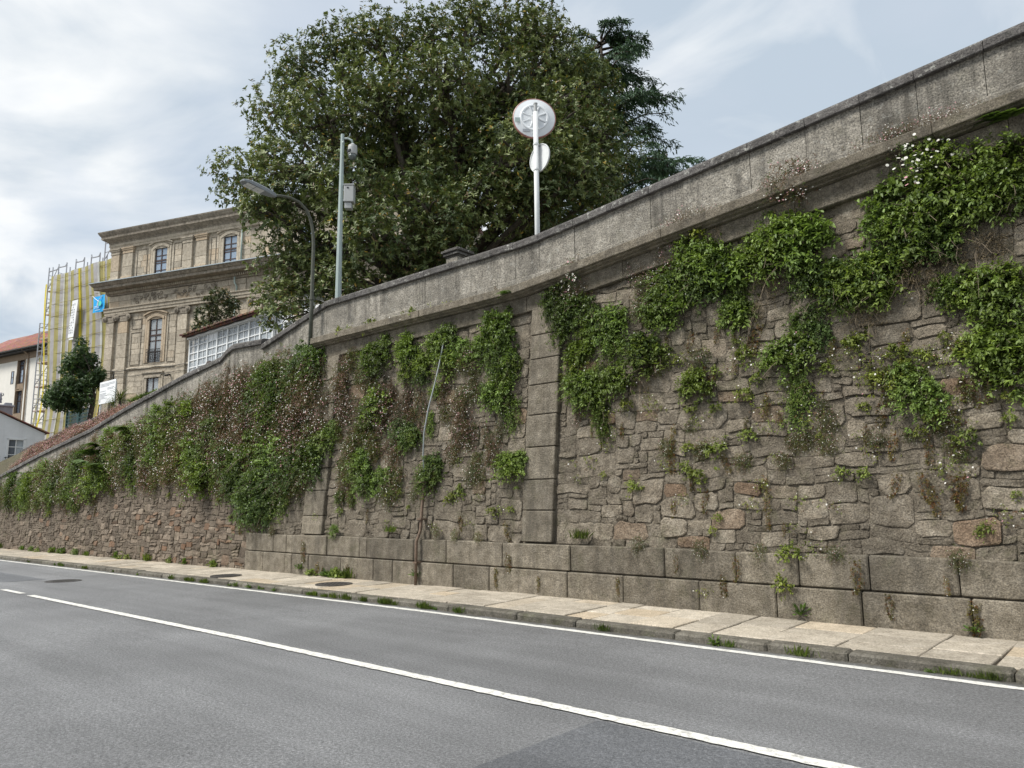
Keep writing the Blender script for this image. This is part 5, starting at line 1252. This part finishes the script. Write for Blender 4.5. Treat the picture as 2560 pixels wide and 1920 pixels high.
for i in range(26): xx = random.uniform(10, 690); put(random.choice(['tuft', 'sprig', 'moss']), wallpt(xx*S, (interp(xx, lo_)+random.uniform(0, 50))*S, .05), random.uniform(.6, 1.1))
# --- on the cornice ledge
for dx_, k, s in ((1720, 'flea', .95), (1745, 'ledge', .9), (1690, 'ledge', .8), (1930, 'ledge', 1.1), (1960, 'flea', .6), (2040, 'ledge', .9), (2000, 'ledge', .9), (1500, 'ledge', 1.0), (1460, 'ledge', .8), (1540, 'ledge', .7), (2110, 'ledge', .8), (880, 'sprig', 1.6), (900, 'tuft', 1.2), (815, 'tuft', 1.4), (745, 'tuft', 1.3), (765, 'sprig', 1.4), (935, 'sprig', 1.2), (1075, 'moss', .7), (850, 'dry', .5), (970, 'sprig', 1.0)):
    p = atY(dx_*S, 600, 10.2); p.y = 10.14; p.z = ztop(p.x)-.97; nm, lb_ = NAMES[k]; plant(k, p, s, nm, f'{lb_} on the cornice ledge below the parapet', f'{nm} on the cornice ledge {k}')
for dx_, dy_, k, s in ((1995, 335, 'daisy', 1.15), (2020, 355, 'bright', .8), (1110, 640, 'fern', .75), (2150, 262, 'fern', .55), (2185, 256, 'fern', .6), (1730, 395, 'hang', .45), (1960, 300, 'dry', .8), (1505, 505, 'tuft', 1.2), (1545, 500, 'dry', .5), (1235, 590, 'daisy', .8)):
    p = atY(dx_*S, dy_*S, 10.14); p.y = 10.14; nm, lb_ = NAMES[k]; plant(k, p, s, nm, f'{lb_} rooted under the cornice', f'{nm} under the cornice {k}')
# --- joints of the plinth, wall foot, kerb
for dx_, dy_, k, s in ((1098, 1215, 'moss', .9), (1163, 1260, 'moss', .6), (1072, 1245, 'moss', .9), (1335, 1265, 'moss', .6), (1460, 1218, 'moss', .6), (1563, 1265, 'moss', .8), (1590, 1228, 'moss', .9), (1690, 1260, 'tuft', 1.1), (1705, 1190, 'tuft', 1.3), (1745, 1180, 'sprig', 1), (1850, 1245, 'moss', 1.0), (1520, 1275, 'sprig', .7), (1730, 1330, 'weed', 1.0), (1923, 1310, 'moss', .8), (2045, 1265, 'moss', .5), (2105, 1345, 'moss', 1.2), (2105, 1365, 'weed', .8), (1250, 1165, 'grass', 1.0), (655, 1190, 'moss', 1.2), (648, 1230, 'weed', 1.0), (900, 1245, 'weed', 1.0), (1375, 1175, 'fleagreen', .4), (1510, 1183, 'fleagreen', .35), (1640, 1190, 'fleagreen', .3), (1800, 1195, 'fleagreen', .35), (2070, 1205, 'fleagreen', .4), (840, 1150, 'grass', .8), (940, 1150, 'fleagreen', .35), (980, 1155, 'fleagreen', .35), (720, 1150, 'bright', .45), (585, 1145, 'fleagreen', .4), (1030, 1160, 'fleagreen', .35)):
    p = atY(dx_*S, dy_*S, Y0-.085); 
    if p.z > .9: p.y = Y0-.03
    nm, lb_ = {'weed': ('weed', 'low green weed'), 'grass': ('grass_tuft', 'tuft of grass')}.get(k) or NAMES[k]; plant(k, p, s, nm, f'{lb_} in a joint of the granite plinth', f'{nm} in the plinth joints {k}')
for i in range(34):
    x = random.choice([random.uniform(-40, XJ), random.uniform(-30, XJ), random.uniform(-14.9, -13.2)]); k = random.choice(['weed', 'weed', 'grass', 'tuft', 'bright', 'moss']); s = {'bright': .4, 'weed': 1.4, 'grass': 1.2, 'tuft': 1.4, 'moss': 1}[k]*random.uniform(.7, 1.2)
    p = Vector((x, Y0-.08 if x > XJ else yw(.1)-.05, pz(x, 9.8)+(.05 if k in ('bright', 'tuft', 'moss') else 0))); nm, lb_ = {'weed': ('weed', 'low green weed'), 'grass': ('grass_tuft', 'tuft of grass')}.get(k) or NAMES[k]
    plant(k, p, s, nm, f'{lb_} at the foot of the wall on the pavement', f'{nm} at the wall foot {k}')
for i in range(46):
    x = random.uniform(-30, -1.5) if i > 18 else random.uniform(-19, -8); k = random.choice(['weed', 'grass', 'grass', 'grass']); plant(k, Vector((x, 8.19, rz(x, 8.19))), random.uniform(.35, .75), 'weed' if k == 'weed' else 'grass_tuft', ('low green weed' if k == 'weed' else 'tuft of grass')+' growing in the gutter against the kerb', k+' along the kerb')
# --- fleabane bank between ramp parapet and garden wall
for i in range(64):
    x = random.uniform(-43, -30.5); y = random.uniform(11.3, 12.45); p = Vector((x, y, hill(x, y))); plant('bankflea', p, random.uniform(.9, 1.25), 'fleabane', 'pink fleabane mound on the bank between ramp parapet and garden wall', 'fleabane on the garden bank', rotx=-.75)

# ================================================================ trees
def limb(m, a, b, r0, r1, bend=.12, n=6):
    a, b = Vector(a), Vector(b); L_ = (b-a).length; o1 = Vector(rng.normal(0, bend*L_, 3)); pts = []
    for i in range(n+1): t = i/n; pts.append(a.lerp(b, t)+o1*math.sin(math.pi*t)*.6+Vector((0, 0, L_*.10*math.sin(math.pi*t))))
    m.tube(pts, [r0+(r1-r0)*(i/n)**.8 for i in range(n+1)], 7); return pts
def broadleaf(name, label, base, lobes, subk, ros, nleaf, L, W, pal, mat, trunk_r, subr=(.5, .9), top=None, cat='tree', group=None, up=.55, grav=0):
    """lobes: (centre, radius); crown of many leaf rosettes on sub-clumps, limbs to every lobe"""
    base = Vector(base); t_ = empty(name, base); tag(t_, label, cat, group); m = MB()
    fork = base+Vector((rng.normal(0, .1), rng.normal(0, .1), (top or 2.0)))
    limb(m, base-Vector((0, 0, .3)), fork, trunk_r*1.25, trunk_r, .05)
    Ps, As, Cs = [], [], []
    for c, r in lobes:
        c = Vector(c); rr = max(.03, trunk_r*.34*min(1.3, r)); pts = limb(m, fork, c, trunk_r*.33, rr*.5, .10)
        ns = int(subk*r*r)+5
        for k in range(ns):
            d = rdir(1)[0]; d[2] = d[2]*.85+.12; sc_ = np.array(c)+d*r*rng.uniform(.55, 1.0); sr = rng.uniform(*subr)
            if k % 2 == 0: limb(m, pts[-2] if k % 4 else pts[-1], Vector(sc_), rr*.45, .012, .12, 4)
            n = int(ros*sr*sr/.5)+4; dd = rdir(n); dd[:, 2] = dd[:, 2]*.8+.25; dd = unit(dd)
            Ps.append(sc_+dd*sr*rng.uniform(.75, 1.05, (n, 1))); As.append(unit(dd+np.array([0, 0, up])))
            tone = rng.uniform(); Cs.append(np.full((n, 1), tone))
    P, A, T = np.concatenate(Ps), np.concatenate(As), np.concatenate(Cs)
    P = np.repeat(P, nleaf, 0); A = np.repeat(A, nleaf, 0); T = np.repeat(T, nleaf, 0); n = len(P)
    s = unit(np.cross(A, rdir(n))); D = unit(A*rng.uniform(.15, .75, (n, 1))+s); D[:, 2] -= grav; D = unit(D); N = unit(A+.25*rdir(n))
    V, F = leaf_arrays(P+A*rng.normal(0, L*.2, (n, 1)), D, N, L*rng.uniform(.65, 1.1, n), W*rng.uniform(.75, 1.1, n), .14, .1)
    dark, light, accents = pal; C = lerp(dark, light, np.clip(T*.8+rng.uniform(0, .25, (n, 1)), 0, 1))
    u = rng.uniform(size=n); q = 0
    for c, p in accents: k = (u >= q) & (u < q+p); C[k] = np.array(c)*rng.uniform(.7, 1.25, (k.sum(), 1)); q += p
    m.build('trunk', M['bark'], t_, smooth=True)
    V = V-np.array(base); obj('crown', np_mesh('crown', V, F, C, M[mat]), None, t_)
    return t_
# big magnolia
ML = [(520, 395, 40, 0), (570, 440, 52, -.5), (572, 330, 50, .5), (600, 245, 60, .5), (650, 170, 62, .8), (735, 120, 62, .5), (820, 95, 70, 0), (930, 88, 75, .5), (1040, 72, 78, 0), (1130, 75, 80, .6), (1200, 140, 80, .8), (870, 300, 95, -.6), (980, 330, 95, -.8), (1060, 270, 90, -.2), (780, 340, 90, .4), (920, 400, 90, -.6), (1190, 360, 80, .6), (1265, 210, 75, .8), (1310, 300, 62, .6), (1325, 380, 45, 0), (1255, 390, 75, -1), (1200, 280, 95, -.8), (1090, 190, 105, -1.0), (960, 200, 105, -1.2), (830, 220, 105, -1.0), (710, 270, 95, -.8), (640, 370, 85, -1), (610, 480, 75, -.5), (620, 570, 60, -.3), (600, 640, 45, -.8), (615, 690, 30, -1),
      (740, 420, 100, -1.8), (860, 380, 100, .8), (1010, 340, 105, .8), (1120, 350, 90, -1.8), (700, 540, 80, -1.5), (810, 530, 90, -2.2), (930, 470, 95, -2.4), (1050, 450, 90, -2.2), (1160, 430, 70, -1.8), (880, 580, 70, -2.0), (960, 545, 60, -1.6), (750, 620, 60, -1.4), (680, 610, 50, -.8), (1290, 430, 40, -.8)]
lob = []
for dx_, dy_, r, o_ in ML:
    R0 = 24+o_+random.uniform(-.8, .8); c = atR(dx_*S, dy_*S, R0); lob.append((c, r*S/FPX*(c-CAM).length*.80))
for k in range(10): a = random.uniform(0, 6.28); lob.append((Vector((-18.3+5*math.cos(a)*.6, 17.5+abs(math.sin(a))*4.5, random.uniform(10, 17))), 1.3))
broadleaf('magnolia_tree', 'huge evergreen magnolia tree with glossy leaves and a rounded crown above the parapet', (-17.8, 16.2, hill(-17.8, 16)-.1), lob, 22, 20, 7, .15, .054, ((.042, .074, .030), (.20, .235, .078), [((.50, .34, .07), .010), ((.15, .105, .05), .06)]), 'glossleaf', .38, (.40, .85), 3.0)
# leaning evergreen on the terrace, shrub before the palace
tb = atR(225, 1030, 42); YT = []
for px, py, r in ((202, 878, 14), (198, 905, 24), (220, 925, 32), (180, 930, 30), (235, 955, 26), (200, 965, 36), (165, 965, 28), (150, 985, 24), (185, 1000, 32), (140, 1000, 20), (215, 990, 28), (160, 1015, 18), (246, 940, 14), (203, 862, 9), (130, 1000, 15), (122, 1006, 10), (145, 1018, 12), (178, 905, 18), (222, 900, 16), (190, 1020, 16)):
    c = atR(px, py, 42+random.uniform(-.7, .7)); YT.append((c, r/FPX*42*.85))
broadleaf('evergreen_tree', 'small dark evergreen tree leaning over the green panel fence', (tb.x, tb.y, tb.z-.2), YT, 60, 110, 5, .12, .05, ((.032, .068, .028), (.11, .19, .062), [((.12, .18, .05), .06)]), 'leaf', .10, (.16, .30), 1.1)
sbp = atR(545, 850, 40); SL = []
for px, py, r in ((545, 745, 26), (520, 790, 30), (560, 790, 34), (585, 760, 20), (540, 830, 32), (580, 825, 28), (505, 825, 20), (530, 765, 20)): SL.append((atR(px, py, 40+random.uniform(-.5, .5)), r/FPX*40*.85))
broadleaf('young_magnolia', 'young thin magnolia standing before the palace above the gallery roof', (sbp.x, sbp.y, hill(sbp.x, sbp.y)), SL, 26, 40, 6, .17, .065, ((.03, .05, .02), (.11, .13, .05), [((.25, .17, .05), .05)]), 'glossleaf', .07, (.16, .3), 4.5)
# hedge greenery by the board
for px, py, r, k in ((330, 1000, 10, 'bright'), (345, 993, 12, 'bright'), (360, 985, 10, 'deep'), (385, 978, 9, 'bright')):
    p = atR(px, py+6, 37.5); plant(k, p, .6, 'garden_shrub', 'low green shrub beside the strap leaved palm on the garden wall', 'shrubs on the garden terrace', rotx=-.9)
# strap-leaved palms
def palm(p, L_, n, label):
    o = empty('yucca_palm', p); tag(o, label, 'palm'); m = MB(); m.tube([(p[0], p[1], p[2]-.6), (p[0]+.03, p[1], p[2])], [.08, .06], 7); m.build('trunk', M['bark'], o)
    a = rng.uniform(0, 6.28, n); e = rng.uniform(-.5, 1.35, n); P, D, N, LL, WW = [], [], [], [], []
    for i in range(n):
        d = np.array([math.cos(a[i])*math.cos(e[i]), math.sin(a[i])*math.cos(e[i]), math.sin(e[i])]); q = np.zeros(3); ll = L_*rng.uniform(.7, 1.1)
        for s in range(4):
            P.append(q.copy()); D.append(d.copy()); N.append([0, 0, 1.0] if abs(d[2]) < .9 else [1, 0, 0.]); LL.append(ll/4*1.25); WW.append(.05*(1.1-.2*s)); q = q+d*ll/4; d = d+np.array([0, 0, -.16*(s+1)]); d /= np.linalg.norm(d)
    V, F = leaf_arrays(np.array(P), np.array(D), np.array(N), np.array(LL), np.array(WW), .1, .05); C = lerp((.05, .085, .02), (.16, .20, .07), rng.uniform(size=(len(P), 1)))
    obj('leaves', np_mesh('leaves', V, F, C, M['leaf']), None, o)
palm(tuple(atR(300, 1000, 38.2)), .75, 60, 'strap leaved palm in front of the white information board'); palm(tuple(atR(283, 1012, 38.6)), .6, 40, 'shorter drooping palm at the edge of the information board')
# cedars
def cedar(name, label, base, H, R0, zmin, nlev, nb, dens, seed=0, L=.20, group=None, taper=.78):
    base = Vector(base); t_ = empty(name, base); tag(t_, label, 'tree', group); m = MB(); top = base+Vector((0, 0, H)); m.tube([base-Vector((0, 0, .3)), base.lerp(top, .5), top], [.38, .24, .04], 8)
    P, D = [], []
    for i in range(nlev):
        f = i/(nlev-1); z = zmin+(H-.3-zmin)*f; rad_ = R0*(1-taper*f**1.6)*rng.uniform(.85, 1.1)
        for b in range(nb):
            a = rng.uniform(0, 6.28); ln = rad_*rng.uniform(.7, 1.1); d = np.array([math.cos(a), math.sin(a), 0.]); s = np.array([-d[1], d[0], 0.]); p0 = np.array([0, 0, z+rng.normal(0, .2)]); rise = rng.uniform(.05, .42)
            def at(t): return p0+d*ln*t+np.array([0, 0, ln*(rise*t-.28*t*t*t)])
            m.tube([tuple(np.array(base)+at(t)) for t in (0, .3, .65, 1)], [.07, .05, .03, .008], 5)
            for k in range(dens):
                t = rng.uniform(.18, 1.02); q = at(t); sgn = rng.choice((-1, 1)); bl = (.35+.75*math.sin(math.pi*min(1, t*.8+.1)))*rng.uniform(.4, 1)*min(1, ln/2.5); dd = unit(s*sgn+d*.8+np.array([0, 0, rng.normal(-.05, .18)]))
                for w in range(9):
                    u = (w+rng.uniform())/9; pos = q+dd*bl*u+np.array([0, 0, -.30*bl*u*u+rng.normal(0, .02)]); P.append(pos); D.append(dd*.9+rng.normal(0, .45, 3)+np.array([0, 0, -.15-.4*u]))
    P, D = np.array(P), np.array(D); n = len(P); V, F = leaf_arrays(P, D, unit(np.array([0, 0, 1.0])+.5*rdir(n)), L*rng.uniform(.6, 1.2, n), L*.24*np.ones(n), .05, .25); C = lerp((.04, .082, .055), (.12, .195, .115), rng.uniform(size=(n, 1)))
    m.build('trunk', M['bark'], t_, smooth=True); obj('crown', np_mesh('crown', V, F, C, M['needle']), None, t_)
pc = atR(1305*S, 300*S, 31); cedar('cedar_tree', 'dark feathery cedar spreading out behind the right side of the magnolia', (pc.x, pc.y, hill(pc.x, pc.y)), atR(1305*S, 80*S, 31).z-hill(pc.x, pc.y), 4.7, 4.5, 13, 11, 44, L=.19, taper=.58)
pc = atR(1440*S, 345*S, 48); cedar('cedar_tree', 'distant flat topped cedar just clearing the parapet coping', (pc.x, pc.y, hill(pc.x, pc.y)), pc.z+.4-hill(pc.x, pc.y), 3.6, 9, 9, 9, 34, L=.26, taper=.3)
